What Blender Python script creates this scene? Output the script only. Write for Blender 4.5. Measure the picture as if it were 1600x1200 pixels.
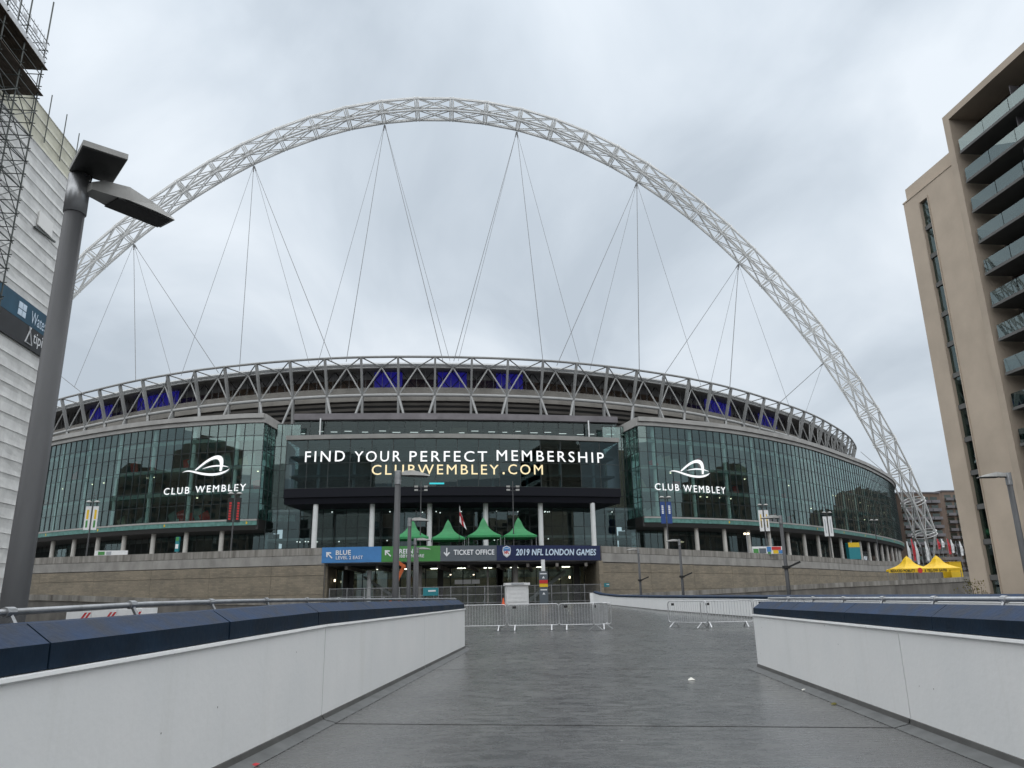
import bpy, math, random
import numpy as np
from mathutils import Vector, Matrix
random.seed(7)
for o in list(bpy.data.objects): bpy.data.objects.remove(o)
S = bpy.context.scene
COL = S.collection
R_ = math.radians
V = Vector

# ------------------------------------------------------------------ camera, sky, sun, exposure
EYE = 1.6
YAW, PITCH, ROLL, FPX = R_(6.798), R_(15.857), R_(-1.064), 1179.6
_f = V((math.sin(YAW)*math.cos(PITCH), math.cos(YAW)*math.cos(PITCH), math.sin(PITCH)))
_r = V((math.cos(YAW), -math.sin(YAW), 0)); _u = _r.cross(_f)
_r, _u = _r*math.cos(ROLL)+_u*math.sin(ROLL), -_r*math.sin(ROLL)+_u*math.cos(ROLL)
cd = bpy.data.cameras.new('camera'); cam = bpy.data.objects.new('camera', cd); COL.objects.link(cam)
M = Matrix((( _r.x, _u.x, -_f.x, 0), (_r.y, _u.y, -_f.y, 0), (_r.z, _u.z, -_f.z, EYE), (0, 0, 0, 1)))
cam.matrix_world = M
cd.sensor_width = 36; cd.lens = 36*FPX/1600; cd.clip_start = .05; cd.clip_end = 9000
S.camera = cam
S.view_settings.view_transform = 'Standard'; S.view_settings.look = 'None'
S.view_settings.exposure = 0.67; S.view_settings.gamma = 1
S.cycles.use_denoising = True
S.cycles.max_bounces = 8; S.cycles.transparent_max_bounces = 24; S.cycles.glossy_bounces = 4
S.cycles.caustics_reflective = False; S.cycles.caustics_refractive = False

SUN_EL, SUN_AZ = R_(78), R_(191)
W = bpy.data.worlds.new('World'); S.world = W; W.use_nodes = True
nt = W.node_tree; N = nt.nodes; L = nt.links
for n in list(N): N.remove(n)
out = N.new('ShaderNodeOutputWorld'); bg = N.new('ShaderNodeBackground'); L.new(bg.outputs[0], out.inputs[0])
sky = N.new('ShaderNodeTexSky'); sky.sky_type = 'NISHITA'; sky.sun_disc = False
sky.sun_elevation = SUN_EL; sky.sun_rotation = SUN_AZ; sky.dust_density = 4
tc = N.new('ShaderNodeTexCoord'); sep = N.new('ShaderNodeSeparateXYZ'); L.new(tc.outputs['Generated'], sep.inputs[0])
def wmath(op, a, b=None):
    n = N.new('ShaderNodeMath'); n.operation = op
    for i, x in enumerate((a, b)):
        if x is None: continue
        if isinstance(x, (int, float)): n.inputs[i].default_value = x
        else: L.new(x, n.inputs[i])
    return n.outputs[0]
zz = wmath('ADD', wmath('MAXIMUM', sep.outputs[2], 0), .42)       # project the view ray on a cloud deck overhead
cmb = N.new('ShaderNodeCombineXYZ'); L.new(wmath('DIVIDE', sep.outputs[0], zz), cmb.inputs[0]); L.new(wmath('DIVIDE', sep.outputs[1], zz), cmb.inputs[1])
mp = N.new('ShaderNodeMapping'); mp.inputs['Location'].default_value = (3.1, 1.7, 0); mp.inputs['Scale'].default_value = (-1.0, .8, 1); L.new(cmb.outputs[0], mp.inputs[0])
n1 = N.new('ShaderNodeTexNoise'); n1.inputs['Scale'].default_value = 2.3; n1.inputs['Detail'].default_value = 7; n1.inputs['Roughness'].default_value = .5; n1.inputs['Distortion'].default_value = .5
L.new(mp.outputs[0], n1.inputs[0])
cr = N.new('ShaderNodeValToRGB'); L.new(n1.outputs[0], cr.inputs[0])
e = cr.color_ramp.elements; e[0].position = .35; e[0].color = (.335, .378, .423, 1); e[1].position = .66; e[1].color = (.52, .56, .60, 1)
em = e.new(.5); em.color = (.425, .47, .516, 1)
nsc = N.new('ShaderNodeMix'); nsc.data_type = 'RGBA'; nsc.blend_type = 'MULTIPLY'; nsc.inputs[0].default_value = 1
L.new(sky.outputs[0], nsc.inputs[6]); nsc.inputs[7].default_value = (.1, .1, .1, 1)      # Nishita at strength 0.1 above the cloud deck
mx = N.new('ShaderNodeMix'); mx.data_type = 'RGBA'; mx.inputs[0].default_value = .94
zen = wmath('ADD', wmath('MULTIPLY', wmath('POWER', wmath('MAXIMUM', sep.outputs[2], 0), 1.4), .30), .94)   # overcast: brighter towards the zenith
vm = N.new('ShaderNodeVectorMath'); vm.operation = 'SCALE'; L.new(cr.outputs[0], vm.inputs[0]); L.new(zen, vm.inputs['Scale'])
L.new(nsc.outputs[2], mx.inputs[6]); L.new(vm.outputs[0], mx.inputs[7]); L.new(mx.outputs[2], bg.inputs[0])
bg.inputs[1].default_value = 1.0
sd = bpy.data.lights.new('sun', 'SUN'); sd.energy = 1.5; sd.angle = R_(140); sd.color = (1, .97, .93)
sun = bpy.data.objects.new('sun', sd); COL.objects.link(sun)
_sv = V((math.sin(SUN_AZ)*math.cos(SUN_EL), math.cos(SUN_AZ)*math.cos(SUN_EL), math.sin(SUN_EL)))
sun.rotation_euler = _sv.to_track_quat('Z', 'Y').to_euler(); sun.location = (0, 0, 90)

# survey helpers: the bearing of a photo point carried out to a chosen depth Y, height Z or range D
def ray(x, y): return _f + _r*((x-800)/FPX) + _u*((600-y)/FPX)
def atY(x, y, Y): d = ray(x, y); return V((0, 0, EYE)) + d*(Y/d.y)
def atZ(x, y, z): d = ray(x, y); return V((0, 0, EYE)) + d*((z-EYE)/d.z)
def atD(x, y, D): d = ray(x, y); return V((0, 0, EYE)) + d*(D/math.hypot(d.x, d.y))
BAZ = R_(10.9); BD = V((math.sin(BAZ), math.cos(BAZ), 0)); BP = V((math.cos(BAZ), -math.sin(BAZ), 0))
def dz(x, y): return .008*(x*BD.x + y*BD.y)

# ------------------------------------------------------------------ materials
MATS = {}
def mat(name, col, rough=.6, metal=0, spec=.5, var=.0, vscale=4, stretch=(1, 1, 1), bump=0, bscale=30, emit=None, estr=1, ramp=None, coord='Object', rvar=0, detail=6):
    if name in MATS: return MATS[name]
    m = bpy.data.materials.new(name); m.use_nodes = True; t = m.node_tree; b = t.nodes['Principled BSDF']
    b.inputs['Base Color'].default_value = (*col, 1); b.inputs['Roughness'].default_value = rough; b.inputs['Metallic'].default_value = metal
    b.inputs['Specular IOR Level'].default_value = spec
    if emit: b.inputs['Emission Color'].default_value = (*emit, 1); b.inputs['Emission Strength'].default_value = estr
    if var or bump or rvar:
        if coord == 'World': g = t.nodes.new('ShaderNodeNewGeometry'); src = g.outputs['Position']
        else: g = t.nodes.new('ShaderNodeTexCoord'); src = g.outputs['Object']
        mpn = t.nodes.new('ShaderNodeMapping'); mpn.inputs['Scale'].default_value = stretch; t.links.new(src, mpn.inputs[0])
        no = t.nodes.new('ShaderNodeTexNoise'); no.inputs['Scale'].default_value = vscale; no.inputs['Detail'].default_value = detail; no.inputs['Roughness'].default_value = .6
        t.links.new(mpn.outputs[0], no.inputs[0])
        if var:
            r = t.nodes.new('ShaderNodeValToRGB'); t.links.new(no.outputs[0], r.inputs[0])
            r.color_ramp.elements[0].position = .3; r.color_ramp.elements[1].position = .7
            lo = ramp[0] if ramp else tuple(c*(1-var) for c in col); hi = ramp[1] if ramp else tuple(min(1, c*(1+var)) for c in col)
            r.color_ramp.elements[0].color = (*lo, 1); r.color_ramp.elements[1].color = (*hi, 1)
            t.links.new(r.outputs[0], b.inputs['Base Color'])
        if rvar:
            mr = t.nodes.new('ShaderNodeMapRange'); mr.inputs[1].default_value = .3; mr.inputs[2].default_value = .7
            mr.inputs[3].default_value = max(.02, rough-rvar); mr.inputs[4].default_value = rough+rvar
            t.links.new(no.outputs[0], mr.inputs[0]); t.links.new(mr.outputs[0], b.inputs['Roughness'])
        if bump:
            n2 = t.nodes.new('ShaderNodeTexNoise'); n2.inputs['Scale'].default_value = bscale; n2.inputs['Detail'].default_value = 4
            t.links.new(mpn.outputs[0], n2.inputs[0])
            bp = t.nodes.new('ShaderNodeBump'); bp.inputs['Strength'].default_value = bump; bp.inputs['Distance'].default_value = .02
            t.links.new(n2.outputs[0], bp.inputs['Height']); t.links.new(bp.outputs[0], b.inputs['Normal'])
    MATS[name] = m; return m
def glass(name, tint, refl=.12, rough=.0, rcol=(.80, .93, .91), power=.5):
    m = bpy.data.materials.new(name); m.use_nodes = True; t = m.node_tree
    for n in list(t.nodes): t.nodes.remove(n)
    o = t.nodes.new('ShaderNodeOutputMaterial'); mixn = t.nodes.new('ShaderNodeMixShader')
    tr = t.nodes.new('ShaderNodeBsdfTransparent'); tr.inputs[0].default_value = (*tint, 1)
    gl = t.nodes.new('ShaderNodeBsdfGlossy'); gl.inputs[0].default_value = (*rcol, 1); gl.inputs['Roughness'].default_value = rough
    fr = t.nodes.new('ShaderNodeLayerWeight'); fr.inputs[0].default_value = .5
    pw = t.nodes.new('ShaderNodeMath'); pw.operation = 'POWER'; pw.inputs[1].default_value = 4.5; t.links.new(fr.outputs['Facing'], pw.inputs[0])
    ma = t.nodes.new('ShaderNodeMath'); ma.operation = 'MULTIPLY_ADD'; ma.inputs[1].default_value = 1-refl; ma.inputs[2].default_value = refl; ma.use_clamp = True
    t.links.new(pw.outputs[0], ma.inputs[0]); t.links.new(ma.outputs[0], mixn.inputs[0])
    t.links.new(tr.outputs[0], mixn.inputs[1]); t.links.new(gl.outputs[0], mixn.inputs[2]); t.links.new(mixn.outputs[0], o.inputs[0])
    MATS[name] = m; return m
def emat(name, col, s): return mat(name, (.02, .02, .02), emit=col, estr=s)

def deck_material():
    m = bpy.data.materials.new('wet_deck'); m.use_nodes = True; t = m.node_tree; b = t.nodes['Principled BSDF']; l = t.links
    g = t.nodes.new('ShaderNodeNewGeometry')
    mpn = t.nodes.new('ShaderNodeMapping'); mpn.inputs['Rotation'].default_value = (0, 0, BAZ); l.new(g.outputs[0], mpn.inputs[0])
    def noise(sc, scale, det=6, rg=.6, dist=0):
        mm = t.nodes.new('ShaderNodeMapping'); mm.inputs['Scale'].default_value = sc; l.new(mpn.outputs[0], mm.inputs[0])
        n = t.nodes.new('ShaderNodeTexNoise'); n.inputs['Scale'].default_value = scale; n.inputs['Detail'].default_value = det; n.inputs['Roughness'].default_value = rg; n.inputs['Distortion'].default_value = dist
        l.new(mm.outputs[0], n.inputs[0]); return n.outputs[0]
    def ramp(x, a, b_, ca, cb):
        r = t.nodes.new('ShaderNodeValToRGB'); l.new(x, r.inputs[0]); r.color_ramp.elements[0].position = a; r.color_ramp.elements[1].position = b_
        r.color_ramp.elements[0].color = (*ca, 1); r.color_ramp.elements[1].color = (*cb, 1); return r.outputs[0]
    def mul(a, c, f=1):
        x = t.nodes.new('ShaderNodeMix'); x.data_type = 'RGBA'; x.blend_type = 'MULTIPLY'; x.inputs[0].default_value = f
        l.new(a, x.inputs[6]); l.new(c, x.inputs[7]); return x.outputs[2]
    streak = noise((1.1, 2.8, 1), 2.3, 9, .72, .7); blot = noise((1, 1, 1), .35, 4); fine = noise((1, 1, 1), 60, 3)
    c = ramp(streak, .36, .66, (.085, .086, .087), (.114, .114, .113))
    c = mul(c, ramp(blot, .3, .7, (.72, .72, .73), (1.12, 1.12, 1.1)))
    c = mul(c, ramp(fine, .3, .7, (.8, .8, .8), (1.15, 1.15, 1.15)))
    # trodden gum spots and pale grit
    vo = t.nodes.new('ShaderNodeTexVoronoi'); vo.inputs['Scale'].default_value = 1.3; l.new(g.outputs[0], vo.inputs[0])
    lt = t.nodes.new('ShaderNodeMath'); lt.operation = 'LESS_THAN'; lt.inputs[1].default_value = .022; l.new(vo.outputs['Distance'], lt.inputs[0])
    xg = t.nodes.new('ShaderNodeMix'); xg.data_type = 'RGBA'; l.new(lt.outputs[0], xg.inputs[0]); l.new(c, xg.inputs[6]); xg.inputs[7].default_value = (.34, .34, .33, 1); c = xg.outputs[2]
    # broad patched strips: smoother margins beside the walls
    pat = ramp(noise((.25, .05, 1), 1.0, 2), .42, .5, (.86, .86, .87), (1.06, 1.06, 1.05)); c = mul(c, pat)
    l.new(c, b.inputs['Base Color'])
    mr = t.nodes.new('ShaderNodeMapRange'); l.new(streak, mr.inputs[0]); mr.inputs[1].default_value = .35; mr.inputs[2].default_value = .65; mr.inputs[3].default_value = .16; mr.inputs[4].default_value = .38
    l.new(mr.outputs[0], b.inputs['Roughness'])
    bp = t.nodes.new('ShaderNodeBump'); bp.inputs['Strength'].default_value = .35; bp.inputs['Distance'].default_value = .006
    ad = t.nodes.new('ShaderNodeMath'); ad.operation = 'ADD'; l.new(streak, ad.inputs[0]); l.new(fine, ad.inputs[1]); l.new(ad.outputs[0], bp.inputs['Height']); l.new(bp.outputs[0], b.inputs['Normal'])
    MATS['deck'] = m; return m
deck_material()
def white_paint():
    m = bpy.data.materials.new('white_paint'); m.use_nodes = True; t = m.node_tree; b = t.nodes['Principled BSDF']; l = t.links
    g = t.nodes.new('ShaderNodeNewGeometry')
    n = t.nodes.new('ShaderNodeTexNoise'); n.inputs['Scale'].default_value = 1.1; n.inputs['Detail'].default_value = 6; l.new(g.outputs[0], n.inputs[0])
    r = t.nodes.new('ShaderNodeValToRGB'); l.new(n.outputs[0], r.inputs[0]); r.color_ramp.elements[0].position = .3; r.color_ramp.elements[1].position = .75
    r.color_ramp.elements[0].color = (.82, .835, .835, 1); r.color_ramp.elements[1].color = (.88, .885, .88, 1)
    # chips: sparse dark specks in the paint
    vo = t.nodes.new('ShaderNodeTexVoronoi'); vo.inputs['Scale'].default_value = 3.2; l.new(g.outputs[0], vo.inputs[0])
    lt = t.nodes.new('ShaderNodeMath'); lt.operation = 'LESS_THAN'; lt.inputs[1].default_value = .028; l.new(vo.outputs['Distance'], lt.inputs[0])
    x = t.nodes.new('ShaderNodeMix'); x.data_type = 'RGBA'; l.new(lt.outputs[0], x.inputs[0]); l.new(r.outputs[0], x.inputs[6]); x.inputs[7].default_value = (.2, .2, .19, 1)
    ms = t.nodes.new('ShaderNodeMapping'); ms.inputs['Scale'].default_value = (2.2, 2.2, .16); l.new(g.outputs[0], ms.inputs[0])
    ns_ = t.nodes.new('ShaderNodeTexNoise'); ns_.inputs['Scale'].default_value = 1.6; ns_.inputs['Detail'].default_value = 7; ns_.inputs['Roughness'].default_value = .7; l.new(ms.outputs[0], ns_.inputs[0])
    rs = t.nodes.new('ShaderNodeValToRGB'); l.new(ns_.outputs[0], rs.inputs[0]); rs.color_ramp.elements[0].position = .28; rs.color_ramp.elements[1].position = .46
    rs.color_ramp.elements[0].color = (.945, .945, .935, 1); rs.color_ramp.elements[1].color = (1, 1, 1, 1)
    xs_ = t.nodes.new('ShaderNodeMix'); xs_.data_type = 'RGBA'; xs_.blend_type = 'MULTIPLY'; xs_.inputs[0].default_value = 1; l.new(x.outputs[2], xs_.inputs[6]); l.new(rs.outputs[0], xs_.inputs[7])
    l.new(xs_.outputs[2], b.inputs['Base Color']); b.inputs['Roughness'].default_value = .55
    n2 = t.nodes.new('ShaderNodeTexNoise'); n2.inputs['Scale'].default_value = 14; l.new(g.outputs[0], n2.inputs[0])
    bp = t.nodes.new('ShaderNodeBump'); bp.inputs['Strength'].default_value = .12; bp.inputs['Distance'].default_value = .02; l.new(n2.outputs[0], bp.inputs['Height']); l.new(bp.outputs[0], b.inputs['Normal'])
    MATS['white_paint'] = m
white_paint()
def brick_material():
    m = bpy.data.materials.new('pale_brick'); m.use_nodes = True; t = m.node_tree; b = t.nodes['Principled BSDF']; l = t.links
    tcn = t.nodes.new('ShaderNodeTexCoord'); sx = t.nodes.new('ShaderNodeSeparateXYZ'); cx = t.nodes.new('ShaderNodeCombineXYZ')
    l.new(tcn.outputs['Object'], sx.inputs[0]); l.new(sx.outputs[0], cx.inputs[0]); l.new(sx.outputs[2], cx.inputs[1])
    bt = t.nodes.new('ShaderNodeTexBrick'); l.new(cx.outputs[0], bt.inputs[0])
    bt.inputs['Color1'].default_value = (.29, .25, .19, 1); bt.inputs['Color2'].default_value = (.225, .197, .15, 1); bt.inputs['Mortar'].default_value = (.19, .175, .145, 1)
    bt.inputs['Scale'].default_value = 1; bt.inputs['Brick Width'].default_value = .55; bt.inputs['Row Height'].default_value = .22; bt.inputs['Mortar Size'].default_value = .015
    g = t.nodes.new('ShaderNodeNewGeometry'); n = t.nodes.new('ShaderNodeTexNoise'); n.inputs['Scale'].default_value = .5; n.inputs['Detail'].default_value = 7; l.new(g.outputs[0], n.inputs[0])
    r = t.nodes.new('ShaderNodeValToRGB'); l.new(n.outputs[0], r.inputs[0]); r.color_ramp.elements[0].position = .3; r.color_ramp.elements[1].position = .7
    r.color_ramp.elements[0].color = (.8, .8, .8, 1); r.color_ramp.elements[1].color = (1.1, 1.08, 1.05, 1)
    x = t.nodes.new('ShaderNodeMix'); x.data_type = 'RGBA'; x.blend_type = 'MULTIPLY'; x.inputs[0].default_value = 1; l.new(bt.outputs[0], x.inputs[6]); l.new(r.outputs[0], x.inputs[7])
    l.new(x.outputs[2], b.inputs['Base Color']); b.inputs['Roughness'].default_value = .85
    bp = t.nodes.new('ShaderNodeBump'); bp.inputs['Strength'].default_value = .5; bp.inputs['Distance'].default_value = .02; bp.invert = True; l.new(bt.outputs['Fac'], bp.inputs['Height']); l.new(bp.outputs[0], b.inputs['Normal'])
    MATS['brick'] = m
brick_material()
STAIN = ((.17, .16, .145), (.36, .345, .315))
mat('stained', (.3, .29, .27), .85, var=1, vscale=1.0, stretch=(1.3, 1.3, .12), ramp=((.13, .12, .105), (.36, .345, .315)), coord='World', bump=.2, bscale=8)
mat('concrete', (.30, .29, .27), .8, var=.22, vscale=.6, stretch=(1, 1, .5), coord='World', bump=.15, bscale=10)
mat('dark_concrete', (.17, .16, .145), .85, var=.35, vscale=.9, stretch=(1, 1, .25), coord='World', bump=.2)
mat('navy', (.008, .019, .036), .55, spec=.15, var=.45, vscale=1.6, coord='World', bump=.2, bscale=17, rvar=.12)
mat('navy_sky_sheen', (.016, .032, .068), .55, spec=.16, var=.6, vscale=3.5, coord='World', bump=.3, bscale=19, rvar=.12)  # paler navy for the cap's upper faces: sky reflection put into the colour
mat('galv', (.36, .37, .38), .38, metal=.75, var=.25, vscale=6)
mat('galv_light', (.55, .56, .57), .35, metal=.6, var=.2, vscale=5)
mat('post_grey', (.075, .077, .081), .55, metal=.1, var=.18, vscale=1.2, stretch=(3, 3, .6))
mat('shell', (.36, .36, .345), .5, var=.2, vscale=4)
mat('lens', (.014, .015, .014), .5, var=.2, vscale=6)
mat('arch_white', (.62, .625, .615), .5, var=.12, vscale=.2, coord='World')
mat('truss_grey', (.26, .265, .262), .5, var=.15, vscale=.25, coord='World')
mat('truss_light', (.38, .385, .38), .5, var=.12, vscale=.3, coord='World')
mat('cable', (.12, .125, .13), .5)
mat('fascia', (.34, .335, .32), .55, var=.15, vscale=.5, coord='World')
mat('frame_dark', (.016, .026, .027), .4)
mat('black_skirt', (.006, .007, .012), .6, spec=.2)
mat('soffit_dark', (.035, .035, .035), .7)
mat('interior', (.15, .17, .168), .8, var=.3, vscale=.12, coord='World')
mat('interior_dark', (.05, .058, .055), .8, var=.4, vscale=.2, coord='World')
mat('interior_warm', (.42, .38, .29), .8, var=.2, vscale=.2, coord='World')
mat('slab', (.30, .345, .335), .7, var=.12, vscale=.3, coord='World')
mat('white_col', (.66, .68, .68), .5, var=.08, vscale=.5, coord='World')
mat('stone_col', (.50, .49, .46), .7, var=.14, vscale=.7, coord='World')
mat('louvre', (.15, .138, .125), .7, var=.2, vscale=.2, coord='World')
mat('seat_brown', (.42, .32, .25), .8, var=.5, vscale=.5, coord='World')
mat('bowl_concrete', (.29, .275, .25), .8, var=.2, vscale=.25, stretch=(1, 1, .4), coord='World')
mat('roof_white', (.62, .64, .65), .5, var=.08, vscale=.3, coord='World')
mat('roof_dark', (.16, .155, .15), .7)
mat('turquoise', (.10, .235, .21), .5, var=.35, vscale=1.6, coord='World')
mat('ground_asphalt', (.055, .055, .056), .7, var=.3, vscale=.15, coord='World', bump=.2)
mat('dark', (.012, .012, .013), .6)
mat('rubber', (.03, .03, .03), .8)
mat('render_beige', (.47, .392, .31), .85, var=.12, vscale=.22, coord='World', bump=.25, bscale=3)
mat('render_beige2', (.43, .36, .285), .85, var=.12, vscale=.3, coord='World')
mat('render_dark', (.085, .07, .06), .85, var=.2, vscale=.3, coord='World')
mat('bal_slab', (.12, .12, .115), .8, var=.15, vscale=.5, coord='World')
mat('brown_brick', (.15, .105, .08), .85, var=.25, vscale=.2, coord='World')
mat('brown_brick2', (.19, .14, .11), .85, var=.25, vscale=.2, coord='World')
mat('grey_panel', (.16, .15, .16), .7, var=.25, vscale=.3, coord='World')
mat('green_pvc', (.02, .215, .07), .5, var=.15, vscale=1.5)
mat('yellow_pvc', (.75, .48, .01), .5, var=.12, vscale=1.5)
mat('white_plain', (.75, .76, .76), .5, var=.06, vscale=3)
mat('orange', (.52, .12, .03), .5, var=.25, vscale=3)
mat('orange_cone', (.7, .1, .02), .5)
mat('sign_blue', (.06, .22, .50), .45, var=.08, vscale=.8)
mat('banner_blue', (.015, .055, .22), .5, var=.1, vscale=1)
mat('sign_green', (.06, .25, .06), .45, var=.08, vscale=.8)
mat('sign_grey', (.10, .12, .14), .45, var=.08, vscale=.8)
mat('sign_navy', (.008, .017, .075), .45, var=.1, vscale=.8)
mat('sign_teal', (.02, .22, .26), .5)
mat('sign_red', (.55, .03, .03), .5)
mat('sign_yellow', (.75, .5, .02), .5)
mat('print_white', (.80, .82, .84), .5)
mat('print_pale', (.62, .75, .88), .5)
mat('print_grey', (.35, .37, .40), .5)
mat('print_black', (.015, .015, .015), .6)
mat('banner_teal', (.008, .065, .115), .6, var=.2, vscale=.7)
mat('banner_black', (.02, .022, .025), .6, var=.3, vscale=.7)
mat('wrap', (.70, .705, .69), .5, var=.16, vscale=.9, stretch=(1, 1, .6), coord='World', bump=.6, bscale=4)
mat('wrap_cream', (.62, .61, .49), .55, var=.14, vscale=.6, coord='World', bump=.5, bscale=2)
mat('wrap_seam', (.84, .84, .82), .6)
mat('scaffold', (.075, .085, .08), .55, metal=.2, var=.3, vscale=2)
mat('board', (.085, .065, .05), .8, var=.4, vscale=2)
mat('mesh_white', (.6, .62, .64), .6, var=.15, vscale=2)
mat('flag_red', (.5, .03, .04), .6)
mat('leaf', (.16, .14, .02), .7, var=.4, vscale=4)
mat('paper', (.75, .74, .68), .7)
mat('kerb_dark', (.075, .075, .072), .7, var=.3, vscale=3, coord='World')
mat('kerb_light', (.115, .12, .12), .6, var=.25, vscale=4, coord='World')
glass('wing_glass', (.70, .81, .79), .10)
glass('screen_glass', (.55, .66, .69), .035)
glass('lobby_glass', (.78, .86, .86), .06)
glass('gallery_glass', (.55, .60, .61), .035)
glass('balcony_glass', (.52, .57, .58), .15)
glass('window_glass', (.5, .6, .6), .09)
emat('led_white', (.96, .98, 1), .72); emat('led_gold', (1, .84, .5), .66); emat('led_cyan', (.04, .8, .9), .5)
emat('led_blue', (.03, .025, .5), .15); emat('lamp_warm', (1, .86, .6), 2.2); emat('lamp_white', (1, 1, .95), 1.4)
emat('hall_fill_glow', (1, .9, .72), 7.0); emat('led_red', (.8, .1, .03), .8)

# ------------------------------------------------------------------ mesh helpers
class MB:
    def __init__(s): s.v = []; s.f = []; s.mi = []; s.uv = None
    def add(s, vs, fs, mi=0):
        n = len(s.v); s.v += [tuple(x) for x in vs]; s.f += [tuple(i+n for i in q) for q in fs]; s.mi += [mi]*len(fs); return s
    def obox(s, c, ax, ay, az, mi=0):
        c, ax, ay, az = V(c), V(ax), V(ay), V(az)
        if ax.cross(ay).dot(az) < 0: az = -az
        vs = [c+ax*i+ay*j+az*k for i in (-1, 1) for j in (-1, 1) for k in (-1, 1)]
        return s.add(vs, [(0, 1, 3, 2), (4, 6, 7, 5), (0, 4, 5, 1), (2, 3, 7, 6), (0, 2, 6, 4), (1, 5, 7, 3)], mi)
    def box(s, c, d, rz=0, mi=0):
        co, si = math.cos(rz), math.sin(rz)
        return s.obox(c, (co*d[0]/2, si*d[0]/2, 0), (-si*d[1]/2, co*d[1]/2, 0), (0, 0, d[2]/2), mi)
    def bar(s, p, q, w, h, up=(0, 0, 1), mi=0):
        p, q = V(p), V(q); t = (q-p); l = t.length; t.normalize(); a = t.cross(V(up))
        if a.length < 1e-4: a = t.cross(V((1, 0, 0)))
        a.normalize(); b = a.cross(t)
        return s.obox((p+q)/2, t*l/2, a*w/2, b*h/2, mi)
    def tube(s, p, q, r, r2=None, n=6, cap=True, mi=0):
        p, q = V(p), V(q); r2 = r if r2 is None else r2; t = (q-p).normalized()
        a = t.cross(V((0, 0, 1)) if abs(t.z) < .95 else V((1, 0, 0))).normalized(); b = t.cross(a)
        vs = [c+(a*math.cos(2*math.pi*i/n)+b*math.sin(2*math.pi*i/n))*rr for c, rr in ((p, r), (q, r2)) for i in range(n)]
        fs = [(i, (i+1) % n, n+(i+1) % n, n+i) for i in range(n)]
        if cap: fs += [tuple(range(n))[::-1], tuple(range(n, 2*n))]
        return s.add(vs, fs, mi)
    def path(s, pts, r, n=6, closed=False, mi=0):
        pts = [V(p) for p in pts]; k = len(pts); rings = []
        for i, p in enumerate(pts):
            t = (pts[(i+1) % k]-pts[i-1]) if closed else (pts[min(i+1, k-1)]-pts[max(i-1, 0)]); t.normalize()
            a = t.cross(V((0, 0, 1)) if abs(t.z) < .9 else V((0, 1, 0))).normalized(); b = t.cross(a)
            rings.append([p+(a*math.cos(2*math.pi*j/n)+b*math.sin(2*math.pi*j/n))*r for j in range(n)])
        vs = [x for q in rings for x in q]; m = k if closed else k-1
        fs = [(i*n+j, i*n+(j+1) % n, ((i+1) % k)*n+(j+1) % n, ((i+1) % k)*n+j) for i in range(m) for j in range(n)]
        return s.add(vs, fs, mi)
    def sweep(s, path, prof, closed=True, mi=0, zs=None):
        # path: (x, y) points; prof: (offset to the left of travel, z) points
        P = [V((p[0], p[1], 0)) for p in path]; k = len(P); n = len(prof); vs = []
        for i, p in enumerate(P):
            t = (P[min(i+1, k-1)]-P[max(i-1, 0)]).normalized(); nn = V((-t.y, t.x, 0)); z0 = zs[i] if zs else 0
            vs += [p+nn*a+V((0, 0, b+z0)) for a, b in prof]
        m = n if closed else n-1
        fs = [(i*n+j, i*n+(j+1) % n, (i+1)*n+(j+1) % n, (i+1)*n+j) for i in range(k-1) for j in range(m)]
        if closed: fs += [tuple(range(n))[::-1], tuple((k-1)*n+j for j in range(n))]
        return s.add(vs, fs, mi)
    def prism(s, poly, z0, z1, mi=0):
        n = len(poly); vs = [(x, y, z0) for x, y in poly]+[(x, y, z1) for x, y in poly]
        return s.add(vs, [tuple(range(n))[::-1], tuple(range(n, 2*n))]+[(i, (i+1) % n, n+(i+1) % n, n+i) for i in range(n)], mi)
    def mesh(s, name, mats, org=(0, 0, 0), smooth=False):
        me = bpy.data.meshes.new(name); o = V(org)
        me.from_pydata([tuple(V(v)-o) for v in s.v], [], s.f)
        for m in (mats if isinstance(mats, (list, tuple)) else [mats]): me.materials.append(MATS[m])
        if any(s.mi): me.polygons.foreach_set('material_index', s.mi)
        if smooth: me.polygons.foreach_set('use_smooth', [True]*len(me.polygons)); 
        me.update(); return me
    def build(s, name, mats, parent=None, org=None, smooth=False):
        if org is None: org = ORG.get(parent.name, (0, 0, 0)) if parent else (0, 0, 0)
        o = bpy.data.objects.new(name, s.mesh(name, mats, org, smooth)); COL.objects.link(o)
        if parent: o.parent = parent
        ORG[o.name] = tuple(org); return o
ORG = {}
def tag(o, label=None, cat=None, group=None, kind=None):
    if label: o['label'] = label
    if cat: o['category'] = cat
    if group: o['group'] = group
    if kind: o['kind'] = kind
    return o
def thing(name, label, cat, loc=(0, 0, 0), rz=0, group=None):
    o = bpy.data.objects.new(name, None); COL.objects.link(o); o.location = loc; o.rotation_euler = (0, 0, rz); o.empty_display_size = .3
    ORG[o.name] = tuple(loc); return tag(o, label, cat, group)
def proto(name):                          # local-space thing, to be placed and copied
    o = bpy.data.objects.new(name, None); COL.objects.link(o); ORG[o.name] = (0, 0, 0); return o
def copy_tree(o, parent=None):
    c = o.copy(); COL.objects.link(c); c.parent = parent
    for ch in list(o.children): copy_tree(ch, c)
    return c
def place(lst_first, i, pr): return pr if i == 0 else copy_tree(pr)
def inst(name, me, parent, mw, org):      # piece that shares a mesh; mw world matrix
    o = bpy.data.objects.new(name, me); COL.objects.link(o); o.parent = parent
    o.matrix_local = Matrix.Translation(-V(org)) @ mw; return o
def unit(name, m):
    return MB().box((0, 0, 0), (1, 1, 1)).mesh(name, m)
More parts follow.
